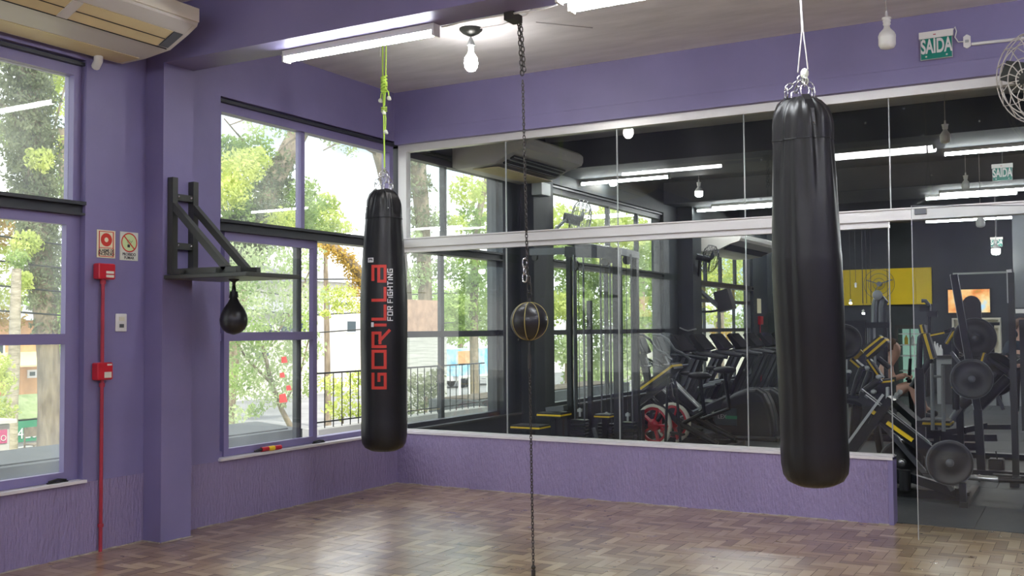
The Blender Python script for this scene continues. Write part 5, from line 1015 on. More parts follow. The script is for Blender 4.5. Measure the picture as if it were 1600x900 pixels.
p3 = at(1545, 732, y=2.9); MB().cbox((p3.x-0.0, 2.85, 0), (p3.x+0.13, 3.0, 0.16), 0.01).build('weight_box', 'rubber', rk); m_ = MB(); pt_(m_, [(1556, 705), (1562, 740)], 2.9, 0.006, 5); m_.build('cable', 'black_print', rk)

# --- back of the gym
YW = 14.98
a_ = at(1290, 423, y=YW-0.08); b_ = at(1456, 475, y=YW-0.08)
yp = thing('wall_panel', 'bright yellow panel high on the far dark wall', 'panel', ((a_.x+b_.x)/2, YW, a_.z))
xs = [a_.x-0.6, at(1391, 450, y=YW-.08).x, at(1431, 450, y=YW-.08).x, b_.x]
for i in range(3): MB().box((xs[i]+0.003, YW-0.08, b_.z), (xs[i+1]-0.003, YW+0.015, a_.z)).build('board', 'yellow_wall', yp)
m_ = MB(); rr_ = random.Random(5)
q_ = at(1375, 444, y=YW-0.09)
pg = thing('wall_fan', 'small grey fan against the yellow panel above the pulley disc', 'fan', (q_.x, YW-0.1, q_.z), 'cage fans')
m_ = MB(); [m_.bar(q_+Vector((0, -0.1, 0)), q_+Vector((0.30*math.cos(t), -0.12, 0.17*math.sin(t))), 0.10, 0.015) for t in (0.5, 2.6, 4.4)]; m_.build('blade', 'gym_grey', pg)
m_ = MB()
for R_ in (0.12, 0.22, 0.31): m_.tube([q_+Vector((R_*math.cos(t), -0.16+R_*0.15, R_*math.sin(t))) for t in [2*math.pi*k/24 for k in range(24)]], 0.004, 4, closed=True)
m_.tube([q_+Vector((0, -0.14, 0)), q_+Vector((0, 0.09, 0))], 0.05, 10); m_.build('cage', 'gym_grey', pg)
a_ = at(1481, 453, y=14.88); b_ = at(1547, 488, y=14.88); tv = thing('television', 'flat screen on the far wall showing an orange and green picture', 'television', ((a_.x+b_.x)/2, 14.9, (a_.z+b_.z)/2))
MB().cbox((a_.x-0.02, 14.89, b_.z-0.03), (b_.x+0.02, 14.96, a_.z+0.02), 0.006).build('housing', 'black_print', tv); sc_ = MB().box((a_.x, 14.885, b_.z), (b_.x, 14.889, a_.z)); sc_.build('screen', 'tv_picture', tv, off=Vector((a_.x, 14.9, b_.z))).location = (a_.x-(a_.x+b_.x)/2, 0, b_.z-(a_.z+b_.z)/2)
MB().box((a_.x+0.3, 14.96, b_.z+0.2), (b_.x-0.3, 15.0, a_.z-0.2)).build('bracket', 'gym_steel', tv)
a_ = at(1487, 497, y=14.7); b_ = at(1564, 552, y=14.7); sh = thing('wall_shelf', 'open cream cabinet on the far wall below the screen', 'shelf', ((a_.x+b_.x)/2, 14.98, b_.z)); t_ = 0.035
MB().box((a_.x, 14.7, b_.z), (a_.x+t_, 14.99, a_.z)).box((b_.x-t_, 14.7, b_.z), (b_.x, 14.99, a_.z)).box((a_.x+t_, 14.7, a_.z-t_), (b_.x-t_, 14.99, a_.z)).box((a_.x+t_, 14.7, b_.z), (b_.x-t_, 14.99, b_.z+t_)).build('carcass', 'cream', sh)
MB().box((a_.x+t_, 14.96, b_.z+t_), (b_.x-t_, 14.99, a_.z-t_)).build('back_board', 'cream', sh)
for zz in (0.33, 0.72): MB().box((a_.x+t_, 14.72, b_.z+(a_.z-b_.z)*zz), (b_.x-t_, 14.96, b_.z+(a_.z-b_.z)*zz+0.02)).build('shelf_board', 'cream', sh)
MB().box(((a_.x+b_.x)/2-0.1, 14.71, b_.z+t_), ((a_.x+b_.x)/2-0.08, 14.96, a_.z-t_)).build('divider', 'cream', sh)
# counter
a_ = at(1463, 560, y=12.0); b_ = at(1600, 622, y=12.0); ct = thing('reception_counter', 'pale grey reception counter with a black top at the back of the gym', 'counter', ((a_.x+b_.x)/2, 12.2, 0))
MB().box((a_.x, 12.0, 0.0), (b_.x+0.8, 12.5, a_.z)).build('front', 'silver_paint', ct); MB().box((a_.x-0.05, 11.94, a_.z), (b_.x+0.9, 12.6, a_.z+0.05)).build('top', 'black_print', ct)
for px in (1475, 1483, 1560): p = at(px, 580, y=11.99); MB().box((p.x-0.045, 11.985, 0), (p.x+0.045, 12.0, a_.z-0.1)).build('groove', 'black_print', ct)
for k, (px, lb) in enumerate(((1461, 'tallest white bottle at the end of the black counter'), (1465, 'middle white bottle of the three on the counter'), (1470, 'rightmost white bottle of the three on the counter'))):
    p = at(px, 553, y=12.15); solid('bottle', MB().lathe([(0.035, 0), (0.035, 0.16-k*0.03), (0.014, 0.21-k*0.03), (0.014, 0.25-k*0.03)], (p.x, 12.15, a_.z+0.05), n=12), 'white_plastic', lb, 'bottle', 'bottles on the counter', loc=(p.x, 12.15, a_.z+0.05))
# drinks fridge
a_ = at(1402, 514, y=13.8); b_ = at(1442, 560, y=13.8); fr = thing('drinks_fridge', 'lit glass-front drinks fridge with white shelves', 'fridge', ((a_.x+b_.x)/2, 14.2, 0))
MB().box((a_.x-0.06, 13.85, 0.0), (a_.x, 14.5, a_.z+0.08)).box((b_.x, 13.85, 0.0), (b_.x+0.06, 14.5, a_.z+0.08)).box((a_.x, 13.85, a_.z), (b_.x, 14.5, a_.z+0.08)).box((a_.x, 13.85, 0), (b_.x, 14.5, 0.12)).build('cabinet', 'black_print', fr)
MB().box((a_.x, 14.42, 0.12), (b_.x, 14.5, a_.z)).build('lit_back', 'fridge_light', fr)
for zz in (0.5, 0.8, 1.02, 1.24, 1.40): MB().box((a_.x, 13.95, zz-0.012), (b_.x, 14.42, zz+0.012)).build('shelf', 'white_plastic', fr)
MB().box((a_.x, 13.85, 0.12), (b_.x, 13.86, a_.z)).build('door_glass', 'pane_door', fr); MB().box(((a_.x+b_.x)/2-0.012, 13.83, 0.12), ((a_.x+b_.x)/2+0.012, 13.85, a_.z)).build('door_stile', 'gym_grey', fr)
for k in range(4): solid('bottle', MB().lathe([(0.035, 0), (0.035, 0.12), (0.013, 0.16), (0.013, 0.18)], (a_.x+0.12+k*0.12, 14.1, 1.032), n=10), 'silver_paint' if k % 2 else 'barrier_yellow', 'bottle standing on a shelf inside the lit fridge', 'bottle', 'bottles in the fridge', loc=(a_.x+0.12+k*0.12, 14.1, 1.032))
# grey board and white ledge at the right edge
a_ = at(1583, 425, y=10.0); b_ = at(1630, 480, y=10.0); solid('wall_board', MB().box((a_.x, 10.0, b_.z), (b_.x, 10.08, 3.262)), 'gym_grey', 'grey board hanging above the white ledge at the far right', 'board', loc=(a_.x, 10.0, b_.z))
a_ = at(1582, 483, y=9.95); b_ = at(1630, 489, y=9.95); solid('ledge', MB().box((a_.x, 9.9, b_.z), (b_.x, 10.1, a_.z)), 'white_plastic', 'white ledge above the standing person at the right edge', 'ledge', loc=(a_.x, 9.9, b_.z))
exit_sign('second exit sign hanging from the gym beam behind the upper glass', 1549, 257, 1583, 281, 4.9); exit_sign('smallest exit sign seen through the open door above the lit bulb', 1547, 371, 1567, 385, 9.4)
for px, py, y_ in ((1566, 257, 4.92), (1557, 371, 9.42)):
    p = at(px, py, y=y_); solid('hanger', MB().tube([(p.x, y_, p.z-0.005), (p.x, y_, H)], 0.006, 6), 'gym_grey', 'thin hanger rod above the exit sign ' + ('behind the upper glass' if y_ < 6 else 'seen through the open door'), 'rod', loc=(p.x, y_, H))

# --- people (skin-modifier bodies)
def skinned(name, verts, edges, radii, material, parent, rootv=0, sub=2):
    off = ORIG[parent.name]; me = bpy.data.meshes.new(name); me.from_pydata([tuple(Vector(v)-off) for v in verts], edges, []); me.materials.append(M[material])
    o = bpy.data.objects.new(name, me); C.objects.link(o); o.parent = parent; ORIG[o.name] = off
    sk = o.modifiers.new('skin', 'SKIN'); sk.use_smooth_shade = True
    for i, r_ in enumerate(radii):
        me.skin_vertices[0].data[i].radius = (r_, r_) if not isinstance(r_, tuple) else r_
    me.skin_vertices[0].data[rootv].use_root = True
    s_ = o.modifiers.new('sub', 'SUBSURF'); s_.levels = sub; s_.render_levels = sub; return o
def ensure_skin(me):
    pass
def person(label, J, loc, clothes, hairb):
    r_ = thing('person', label, 'person', loc)
    names = list(J); idx = {n: i for i, n in enumerate(names)}
    E_ = [('pelvis', 'belly'), ('belly', 'chest'), ('chest', 'neckb'), ('neckb', 'neck'), ('neck', 'jaw'), ('jaw', 'head'), ('head', 'crown'), ('chest', 'shl'), ('shl', 'ell'), ('ell', 'wrl'), ('wrl', 'pal'), ('chest', 'shr'), ('shr', 'elr'), ('elr', 'wrr'), ('wrr', 'par'),
          ('pelvis', 'hpl'), ('hpl', 'knl'), ('knl', 'anl'), ('anl', 'tol'), ('pelvis', 'hpr'), ('hpr', 'knr'), ('knr', 'anr'), ('anr', 'tor')]
    rad = dict(pelvis=.13, belly=.125, chest=.14, neckb=.07, neck=.055, jaw=.082, head=.108, crown=.088, shl=.065, ell=.045, wrl=.030, pal=.034, shr=.065, elr=.045, wrr=.030, par=.034, hpl=.095, knl=.062, anl=.042, tol=.038, hpr=.095, knr=.062, anr=.042, tor=.038)
    body = skinned('body', [J[n] for n in names], [(idx[a], idx[b]) for a, b in E_], [rad[n] for n in names], 'skin', r_)
    # fingers, rooted in the palms
    for s_ in 'lr':
        w_ = Vector(J['wr'+s_]); p = Vector(J['pa'+s_]); d = (p-w_).normalized(); sdv = Vector((0, 0, 1)).cross(d); sdv = sdv.normalized() if sdv.length > 0.05 else Vector((0, 1, 0)); cu_ = sdv.cross(d)
        vs = [p-d*0.02]; es = []; rs = [0.012]
        for k in range(4):
            o_ = p+sdv*(k-1.5)*0.021; ln = (0.034, 0.04, 0.037, 0.03)[k]; q1 = o_+d*ln; q2 = q1+d*ln*0.5+cu_*ln*0.6; q3 = q2+cu_*ln*0.6
            b0_ = len(vs); vs += [o_, q1, q2, q3]; es += [(0, b0_), (b0_, b0_+1), (b0_+1, b0_+2), (b0_+2, b0_+3)]; rs += [.010, .009, .0085, .007]
        b0_ = len(vs); vs += [p-d*0.02+sdv*0.035, p+d*0.005+sdv*0.055, p+d*0.03+sdv*0.052+cu_*0.015]; es += [(0, b0_), (b0_, b0_+1), (b0_+1, b0_+2)]; rs += [.011, .010, .008]
        skinned('hand', vs, es, rs, 'skin', r_, 0, 1)
    hd = Vector(J['head']); fd = (Vector(J['face'])-hd).normalized() if 'face' in J else Vector((1, 0, 0))
    return r_, hd
def face(r_, hd, fd, crown):
    upv = (Vector(crown)-hd).normalized(); fd = (fd-upv*fd.dot(upv)).normalized(); sv = upv.cross(fd)
    m_ = MB(); a0 = hd+fd*0.074
    m_.prism([a0-sv*0.013-upv*0.03, a0+sv*0.013-upv*0.03, a0+upv*0.015], fd*0.0+fd*0.018); m_.build('nose', 'skin', r_)
    for s_ in (-1, 1):
        MB().ball(hd+fd*0.072+sv*s_*0.030+upv*0.012, 0.011, 8).build('eye', 'black_print', r_); MB().ball(hd+sv*s_*0.088, 0.022, 8, (0.6, 0.6, 1.2)).build('ear', 'skin', r_)
    MB().bar(hd+fd*0.070-upv*0.052-sv*0.022, hd+fd*0.070-upv*0.052+sv*0.022, 0.008).build('mouth', 'red_pipe', r_)
    vs = []; h_ = MB()
    c = hd-fd*0.012+upv*0.03; n = 20; m2 = 10
    for i in range(m2+1):
        th = math.pi*0.62*i/m2
        for k in range(n):
            t = 2*math.pi*k/n; front = math.cos(t); lim = min(th, math.pi*(0.33 if front > 0.62 else 0.46 if front > 0.15 else 0.62)); rr = 0.116+0.006*math.sin(7*t+3*i)
            vs.append(c+upv*math.cos(lim)*rr+(fd*math.cos(t)+sv*math.sin(t))*math.sin(lim)*rr*0.98)
    h_.add(vs, [(i*n+k, i*n+(k+1) % n, (i+1)*n+(k+1) % n, (i+1)*n+k) for i in range(m2) for k in range(n)], True); h_.build('hair', 'hair', r_)
# seated person leaning forward on a machine
Yp = 6.3
def A(px, py, dy=0): return at(px, py, y=Yp+dy)
hd_ = A(1396, 545); cr_ = A(1391, 535)
J = dict(pelvis=A(1378, 617), belly=A(1379, 602), chest=A(1383, 583), neckb=A(1389, 569), neck=A(1393, 563), jaw=A(1398, 555), head=hd_, crown=cr_,
         shl=A(1386, 574, .19), ell=A(1397, 592, .24), wrl=A(1412, 586, .16), pal=A(1418, 586, .13), shr=A(1380, 572, -.17), elr=A(1386, 592, -.22), wrr=A(1408, 589, -.12), par=A(1415, 588, -.10),
         hpl=A(1384, 618, .11), knl=A(1430, 598, .16), anl=A(1446, 640, .16), tol=A(1456, 643, .16), hpr=A(1384, 619, -.11), knr=A(1424, 602, -.16), anr=A(1440, 645, -.16), tor=A(1450, 648, -.16))
pr, _ = person('person with short brown hair bent over a machine, bare arms, grey tank top', J, (A(1380, 640).x, Yp, 0), None, None)
face(pr, hd_, Vector((0.85, 0.10, -0.62)), cr_)
skinned('tank_top', [J['pelvis'], J['belly'], J['chest'], (Vector(J['chest'])+Vector(J['neckb']))/2, J['chest']+Vector((0, .10, .03)), J['chest']+Vector((0, -.10, .03))], [(0, 1), (1, 2), (2, 3), (2, 4), (2, 5)], [.145, .14, .152, .08, .09, .09], 'shirt_grey', pr)
skinned('shorts', [J['pelvis'], J['hpl'], (Vector(J['hpl'])*.45+Vector(J['knl'])*.55), J['hpr'], (Vector(J['hpr'])*.45+Vector(J['knr'])*.55)], [(0, 1), (1, 2), (0, 3), (3, 4)], [.15, .115, .095, .115, .095], 'shorts_blue', pr)
for s_ in 'lr': skinned('shoe', [J['an'+s_]-Vector((0, 0, .03)), J['to'+s_]-Vector((0, 0, .02)), J['to'+s_]+Vector((.08, 0, -.03))], [(0, 1), (1, 2)], [.055, .05, .04], 'pad', pr)
sm2 = thing('seated_machine', 'black seat and footrest machine under the leaning person', 'exercise machine', (A(1385, 640).x, Yp, 0), 'gym machines')
pz = J['pelvis']; MB().cbox((pz.x-0.25, Yp-0.2, pz.z-0.20), (pz.x+0.30, Yp+0.2, pz.z-0.13), 0.02).build('seat', 'pad', sm2); MB().box((pz.x-0.05, Yp-0.05, 0), (pz.x+0.05, Yp+0.05, pz.z-0.2)).box((pz.x-0.4, Yp-0.06, 0), (pz.x+1.0, Yp+0.06, 0.08)).build('frame', 'gym_steel', sm2)
MB().box((J['anl'].x-0.08, Yp-0.3, 0.0), (J['anl'].x+0.2, Yp+0.3, max(0.03, min(J['anl'].z, J['tol'].z)-0.085))).build('footrest', 'gym_steel', sm2)
a_ = (J['pal']+J['par'])/2; MB().tube([J['pal']+Vector((0.03, .1, -.03)), J['par']+Vector((0.03, -.1, -.03))], 0.018, 8).tube([a_+Vector((0.03, 0, -.03)), (a_.x+0.08, Yp, 0.05)], 0.03, 8).tube([a_+Vector((0.03, 0, -.03)), a_+Vector((0.05, 0, 0.22))], 0.02, 8).build('handle', 'gym_steel', sm2)
# standing person at the right edge
Yp = 9.0; hd_ = A(1597, 512); fy = 0.0
def B(dx, dy, z): return Vector((hd_.x+dx, Yp+dy, z))
hz = hd_.z; J = dict(pelvis=B(-.02, 0, .92), belly=B(-.02, 0, 1.06), chest=B(-.02, .01, hz-.38), neckb=B(0, 0, hz-.20), neck=B(0, 0, hz-.14), jaw=B(.02, -.02, hz-.06), head=hd_, crown=hd_+Vector((-.01, 0, .07)),
         shl=B(.17, .03, hz-.27), ell=B(.24, -.03, hz-.53), wrl=B(.14, -.24, hz-.56), pal=B(.09, -.28, hz-.55), shr=B(-.19, .02, hz-.27), elr=B(-.24, -.05, hz-.53), wrr=B(-.08, -.25, hz-.55), par=B(-.02, -.29, hz-.54),
         hpl=B(.09, 0, .88), knl=B(.10, -.01, .48), anl=B(.10, .03, .08), tol=B(.11, -.12, .05), hpr=B(-.11, 0, .88), knr=B(-.12, -.01, .48), anr=B(-.12, .03, .08), tor=B(-.13, -.12, .05))
pr, _ = person('person with dark hair standing at the right edge in a dark shirt, holding a paper', J, (hd_.x, Yp, 0), None, None)
face(pr, hd_, Vector((0.9, -0.5, -0.1)), J['crown'])
skinned('shirt', [J['pelvis'], J['belly'], J['chest'], J['neckb']-Vector((0, 0, .05)), J['shl'], (J['shl']*.35+J['ell']*.65), J['shr'], (J['shr']*.35+J['elr']*.65)], [(0, 1), (1, 2), (2, 3), (2, 4), (4, 5), (2, 6), (6, 7)], [.15, .14, .155, .08, .085, .068, .085, .068], 'shirt_dark', pr)
skinned('trousers', [J['pelvis'], J['hpl'], J['knl'], J['anl']+Vector((0, 0, .03)), J['hpr'], J['knr'], J['anr']+Vector((0, 0, .03))], [(0, 1), (1, 2), (2, 3), (0, 4), (4, 5), (5, 6)], [.145, .11, .08, .06, .11, .08, .06], 'pad', pr)
for s_ in 'lr': skinned('shoe', [J['an'+s_]-Vector((0, 0, .02)), J['to'+s_], J['to'+s_]+Vector((0, -.06, -.005))], [(0, 1), (1, 2)], [.055, .045, .04], 'rubber', pr)
solid('paper', MB().add([B(-.26, -.34, hz-.62), B(-.02, -.36, hz-.44), B(.02, -.30, hz-.40), B(-.20, -.28, hz-.58)], [(0, 1, 2, 3)]).prism([B(-.26, -.342, hz-.62), B(-.02, -.362, hz-.44), B(.02, -.302, hz-.40), B(-.20, -.282, hz-.58)], (0, 0, -0.004)), 'silver_paint', 'pale sheet of paper held by the standing person at the right', 'paper', loc=tuple(B(-.1, -.3, hz-.5)))

# ================================================================== OUTDOORS
GZ = -1.8
struct('ground', MB().box((-90, -60, GZ-0.2), (-0.2, 140, GZ)), 'pavement')
struct('street', MB().box((-28, -60, GZ), (-13, 140, GZ+0.01)), 'asphalt')
solid('grass', MB().box((-12.5, -40, GZ), (-7.4, 140, GZ+0.03)), 'lawn', 'short dry green lawn strip between the pavement and the street', 'grass')['kind'] = 'stuff'
struct('kerb', MB().box((-13, -60, GZ), (-12.5, 140, GZ+0.12)), 'concrete')
def leaves(centers, radii, counts, L_, W_, seed, squash=0.85, droop=0.0):
    g = np.random.default_rng(seed); P_ = []
    for c, r_, n in zip(centers, radii, counts):
        d = g.normal(size=(n, 3)); d /= np.linalg.norm(d, axis=1)[:, None]; rr_ = r_*(0.35+0.75*g.random(n)**0.5)
        rr_ *= 1+0.25*np.sin(d[:, 0]*7+c[0])*np.cos(d[:, 2]*6+c[1]); P_.append(np.array(c)+d*rr_[:, None]*np.array([1, 1, squash]))
    P_ = np.concatenate(P_); n = len(P_)
    a = g.normal(size=(n, 3)); a[:, 2] -= droop; a /= np.linalg.norm(a, axis=1)[:, None]; b = g.normal(size=(n, 3)); b = np.cross(a, b); b /= np.linalg.norm(b, axis=1)[:, None]
    s = (0.6+0.8*g.random(n))[:, None]
    v = np.stack([P_-a*L_/2*s, P_+b*W_/2*s, P_+a*L_/2*s, P_-b*W_/2*s], 1).reshape(-1, 3); return v, n
def foliage(name, v, n, material, parent, off):
    me = bpy.data.meshes.new(name); me.vertices.add(n*4); me.vertices.foreach_set('co', (v-np.array(off)).astype(np.float32).ravel())
    me.loops.add(n*4); me.loops.foreach_set('vertex_index', np.arange(n*4, dtype=np.int32)); me.polygons.add(n); me.polygons.foreach_set('loop_start', np.arange(0, n*4, 4, dtype=np.int32)); me.polygons.foreach_set('loop_total', np.full(n, 4, dtype=np.int32))
    me.update(calc_edges=True); me.materials.append(M[material]); o = bpy.data.objects.new(name, me); C.objects.link(o); o.parent = parent; return o
def depth(p): return (p-CAM).dot(fw)
def tree(label, X, trunk, crowns, seed, cat='tree', name='tree', bark='bark', leafpx=7.5, dens=0.75, branches=(), group=None, droop=0.0):
    """trunk: (px, py, radius px) sight points in the plane x=X, crowns: (material, [(px, py, r px, dx)])"""
    base = at(trunk[0][0], trunk[0][1], x=X) if trunk else at(crowns[0][1][0][0], crowns[0][1][0][1], x=X)
    root = thing(name, label, cat, (base.x, base.y, GZ), group)
    if trunk:
        pts = [at(t[0], t[1], x=X) for t in trunk]; rs = [t[2]*depth(p)/F_PX for t, p in zip(trunk, pts)]
        pts = [Vector((pts[0].x, pts[0].y, GZ-0.05))]+[p for p in pts if p.z > GZ+0.2]; rs = [rs[0]*1.15]+rs[-(len(pts)-1):]
        MB().tube(pts, rs, 14).build('trunk', bark, root)
    br = MB()
    for b_ in branches:
        pts = [at(t[0], t[1], x=X+(t[3] if len(t) > 3 else 0)) for t in b_]; br.tube(pts, [t[2]*depth(p)/F_PX for t, p in zip(b_, pts)], 7)
    if branches: br.build('branches', bark, root)
    for k, (m_, bl) in enumerate(crowns):
        cs = []; rs = []; ns = []
        for b_ in bl:
            c = at(b_[0], b_[1], x=X+(b_[3] if len(b_) > 3 else 0)); cs.append(tuple(c)); r_ = b_[2]*depth(c)/F_PX; rs.append(r_); ns.append(int(dens*b_[2]**2)+20)
        lp_ = leafpx*depth(Vector(cs[0]))/F_PX
        v, n = leaves(cs, rs, ns, lp_, lp_*0.45, seed*10+k, droop=droop); foliage('foliage', v, n, m_, root, (base.x, base.y, GZ))
    return root
tree('tall ivy-clad tree trunk outside the window by the fire signs', -14, [(78, 712, 20), (77, 640, 17), (76, 560, 17), (68, 460, 17), (60, 360, 17), (54, 260, 17), (46, 160, 17), (38, 40, 17)],
     [('leaf_dark', [(25, 70, 42), (36, 110, 42), (42, 150, 42), (44, 190, 42), (48, 230, 42), (52, 270, 42), (56, 310, 38), (60, 350, 36), (64, 390, 34), (66, 430, 32), (70, 470, 27), (74, 510, 22)]), ('leaf_lime', [(62, 250, 20, .6), (40, 380, 22, .6), (35, 440, 18, .6)])], 1, droop=1.0, dens=1.1,
     branches=[[(60, 320, 5), (85, 200, 2), (105, 120, 1)], [(50, 240, 5), (20, 180, 4), (-10, 150, 3)]])
tree('lime green tree behind the ivy-clad trunk', -19, [(110, 712, 9), (108, 400, 8), (95, 200, 6)], [('leaf_lime', [(80, 105, 40), (100, 150, 34), (112, 80, 40), (95, 60, 30), (105, 230, 26), (60, 60, 30)]), ('leaf_green', [(100, 290, 26), (6, 210, 24)])], 2, dens=0.7)
tree('yellow-green tree at the left edge of the picture', -17, [(-14, 712, 9), (-10, 500, 8), (-5, 300, 6)], [('leaf_lime', [(0, 330, 30), (8, 400, 30), (10, 460, 26)]), ('leaf_orange', [(2, 360, 26, .5), (16, 500, 20)])], 3, dens=0.6)
tree('slim ringed palm trunk left of the ivy-clad trunk', -12, [(17, 718, 10), (18, 640, 9.5), (22, 560, 9), (24, 480, 8), (26, 420, 7)], [('leaf_green', [(28, 405, 16)])], 4, bark='bark_pale')
tree('low spiky shrub at the left edge behind the pale kiosk', -8, [(2, 700, 3), (2, 650, 2)], [('leaf_lime', [(0, 600, 22), (4, 640, 20), (-4, 570, 20)])], 5, 'shrub', 'shrub')
tree('big leaning tree with rough bark across the window left of the lettered bag', -11, [(350, 650, 16), (362, 520, 15), (382, 410, 15), (402, 350, 16), (428, 285, 16), (452, 235, 16), (476, 190, 15), (500, 140, 14)],
     [('leaf_dark', [(392, 350, 40), (410, 318, 36), (425, 285, 30), (440, 255, 22), (375, 395, 36), (455, 230, 14), (385, 372, 40)]), ('leaf_green', [(356, 330, 40), (362, 265, 42), (395, 235, 30), (352, 235, 30), (452, 330, 40), (470, 300, 26), (470, 345, 28), (425, 360, 40)]), ('leaf_lime', [(372, 262, 34, 1), (356, 300, 30, 1), (400, 250, 22, 1), (440, 350, 26, 1)])], 6, dens=0.95,
     branches=[[(470, 200, 8), (520, 195, 5), (560, 205, 3), (580, 225, 2)], [(380, 400, 3), (350, 330, 2), (330, 280, 1)], [(430, 280, 3), (380, 220, 1.6), (350, 185, 1)]])
tree('yellow-green tree top seen against the sky left of the lettered bag', -16, [(512, 600, 5), (510, 480, 4), (508, 370, 3)], [('leaf_lime', [(505, 345, 30), (530, 362, 22), (512, 318, 18)]), ('leaf_green', [(500, 365, 26), (492, 325, 18), (545, 370, 10)])], 7, dens=0.8)
tree('sparse twigs of the tree over the sky patch', -10.5, [(640, 640, 14), (630, 450, 13), (612, 320, 11), (598, 262, 10), (584, 215, 9), (570, 160, 8)], [('leaf_pale', [(520, 215, 20), (548, 232, 16), (500, 195, 16), (400, 190, 24), (440, 200, 20)]), ('leaf_dark', [(598, 300, 12), (605, 250, 12)])], 8, dens=0.22,
     branches=[[(590, 240, 4), (560, 225, 2.5), (530, 222, 1.5), (505, 235, 1)], [(584, 215, 4), (540, 190, 3), (480, 185, 2), (400, 180, 1.5), (360, 195, 1)]])
tree('pale green weeping tree filling the lower sash left of the lettered bag', -8, [(455, 668, 5), (440, 640, 4), (425, 600, 3.5), (410, 540, 3)], [('leaf_pale', [(372, 415, 40), (425, 420, 42), (470, 405, 34), (370, 475, 40), (430, 480, 42), (478, 470, 32), (372, 545, 36), (425, 560, 40), (475, 545, 30), (378, 600, 34), (430, 610, 32), (475, 600, 26), (365, 650, 20)]), ('leaf_green', [(372, 440, 30, .7), (400, 520, 30, .7), (470, 505, 22, .7), (370, 590, 26, .7), (400, 640, 14, .7)])], 9, dens=0.42, droop=0.8,
     branches=[[(440, 640, 2.5), (470, 580, 1.5), (490, 500, 1)], [(425, 600, 2.5), (385, 560, 1.8), (350, 500, 1)], [(420, 540, 2), (460, 480, 1.5), (485, 420, 1)]])
tree('shaggy orange-brown branch in the open window light beside the lettered bag', -9, [(600, 640, 9), (592, 520, 9), (574, 455, 9), (556, 420, 9), (532, 395, 8), (508, 378, 6)], [('leaf_orange', [(508, 384, 15), (524, 393, 17), (541, 405, 18), (554, 425, 18), (563, 450, 17), (573, 480, 16)]), ('leaf_lime', [(516, 462, 18), (540, 458, 16), (530, 480, 12), (552, 478, 12), (508, 490, 8)])], 10, dens=1.0, leafpx=5.5)
tree('bright bush behind the railing by the lettered bag', -3.2, [(535, 680, 2), (535, 650, 2)], [('leaf_lime', [(515, 600, 17), (540, 612, 20), (525, 640, 18), (556, 590, 15), (555, 640, 14)])], 11, 'shrub', 'shrub', dens=0.5)
tree('dark ivy trunk behind the first upper pane of the glass partition', -9.5, [(668, 640, 10), (664, 450, 11), (660, 340, 12), (652, 250, 13), (645, 190, 12)], [('leaf_dark', [(652, 290, 24), (658, 340, 26), (660, 390, 22), (645, 250, 20)]), ('leaf_pale', [(690, 345, 18), (645, 375, 18), (655, 430, 22), (685, 420, 16)])], 12, dens=0.6, droop=1.0)
tree('yellow-green tree behind the right light of the first gym window', -8.5, [(742, 640, 7), (740, 480, 7), (745, 350, 6), (760, 280, 4)], [('leaf_lime', [(730, 300, 28), (765, 305, 26), (760, 350, 24), (715, 350, 14)]), ('leaf_green', [(735, 345, 24), (728, 420, 32), (768, 420, 30), (745, 465, 36), (775, 480, 28), (715, 480, 22), (725, 510, 18), (765, 515, 20)])], 13, dens=0.75)
tree('dark bush behind the railing seen through the first pane', -3.5, [(665, 660, 3), (665, 620, 3)], [('leaf_dark', [(655, 600, 20), (672, 615, 20), (650, 635, 18), (680, 590, 14)])], 14, 'shrub', 'shrub', dens=0.6)
tree('broad green tree beyond the second gym window, left half', -6, [(890, 640, 9), (892, 500, 8), (895, 400, 7)], [('leaf_lime', [(880, 350, 34), (915, 360, 34), (875, 480, 26), (935, 390, 30)]), ('leaf_green', [(880, 405, 32), (915, 420, 34), (895, 470, 34), (935, 455, 32), (925, 500, 26)]), ('leaf_pale', [(880, 545, 28), (925, 545, 30), (905, 585, 26), (940, 580, 24)])], 15, dens=1.0)
tree('bright yellow-green tree beyond the second gym window, right half', -5, [(1000, 620, 9), (1000, 500, 8), (1000, 420, 7)], [('leaf_lime', [(960, 350, 34), (985, 365, 30), (960, 410, 26), (1010, 380, 30)]), ('leaf_green', [(1000, 410, 34), (1030, 430, 34), (975, 450, 32), (1020, 480, 34), (985, 500, 30), (960, 480, 26), (1040, 380, 26)]), ('leaf_pale', [(975, 550, 28), (1030, 530, 24), (1000, 580, 22), (960, 590, 22)])], 16, dens=1.0)
tree('lime tree beyond the farthest gym window', -4.5, [(1125, 600, 7), (1125, 480, 6), (1125, 420, 5)], [('leaf_lime', [(1100, 420, 28), (1130, 415, 30), (1160, 425, 28), (1105, 490, 18), (1130, 500, 16)]), ('leaf_green', [(1110, 450, 26), (1145, 455, 26), (1175, 460, 22), (1165, 500, 18), (1100, 390, 24), (1180, 400, 24)]), ('leaf_orange', [(1120, 520, 10), (1140, 525, 10)])], 17, dens=1.1, leafpx=5.5)
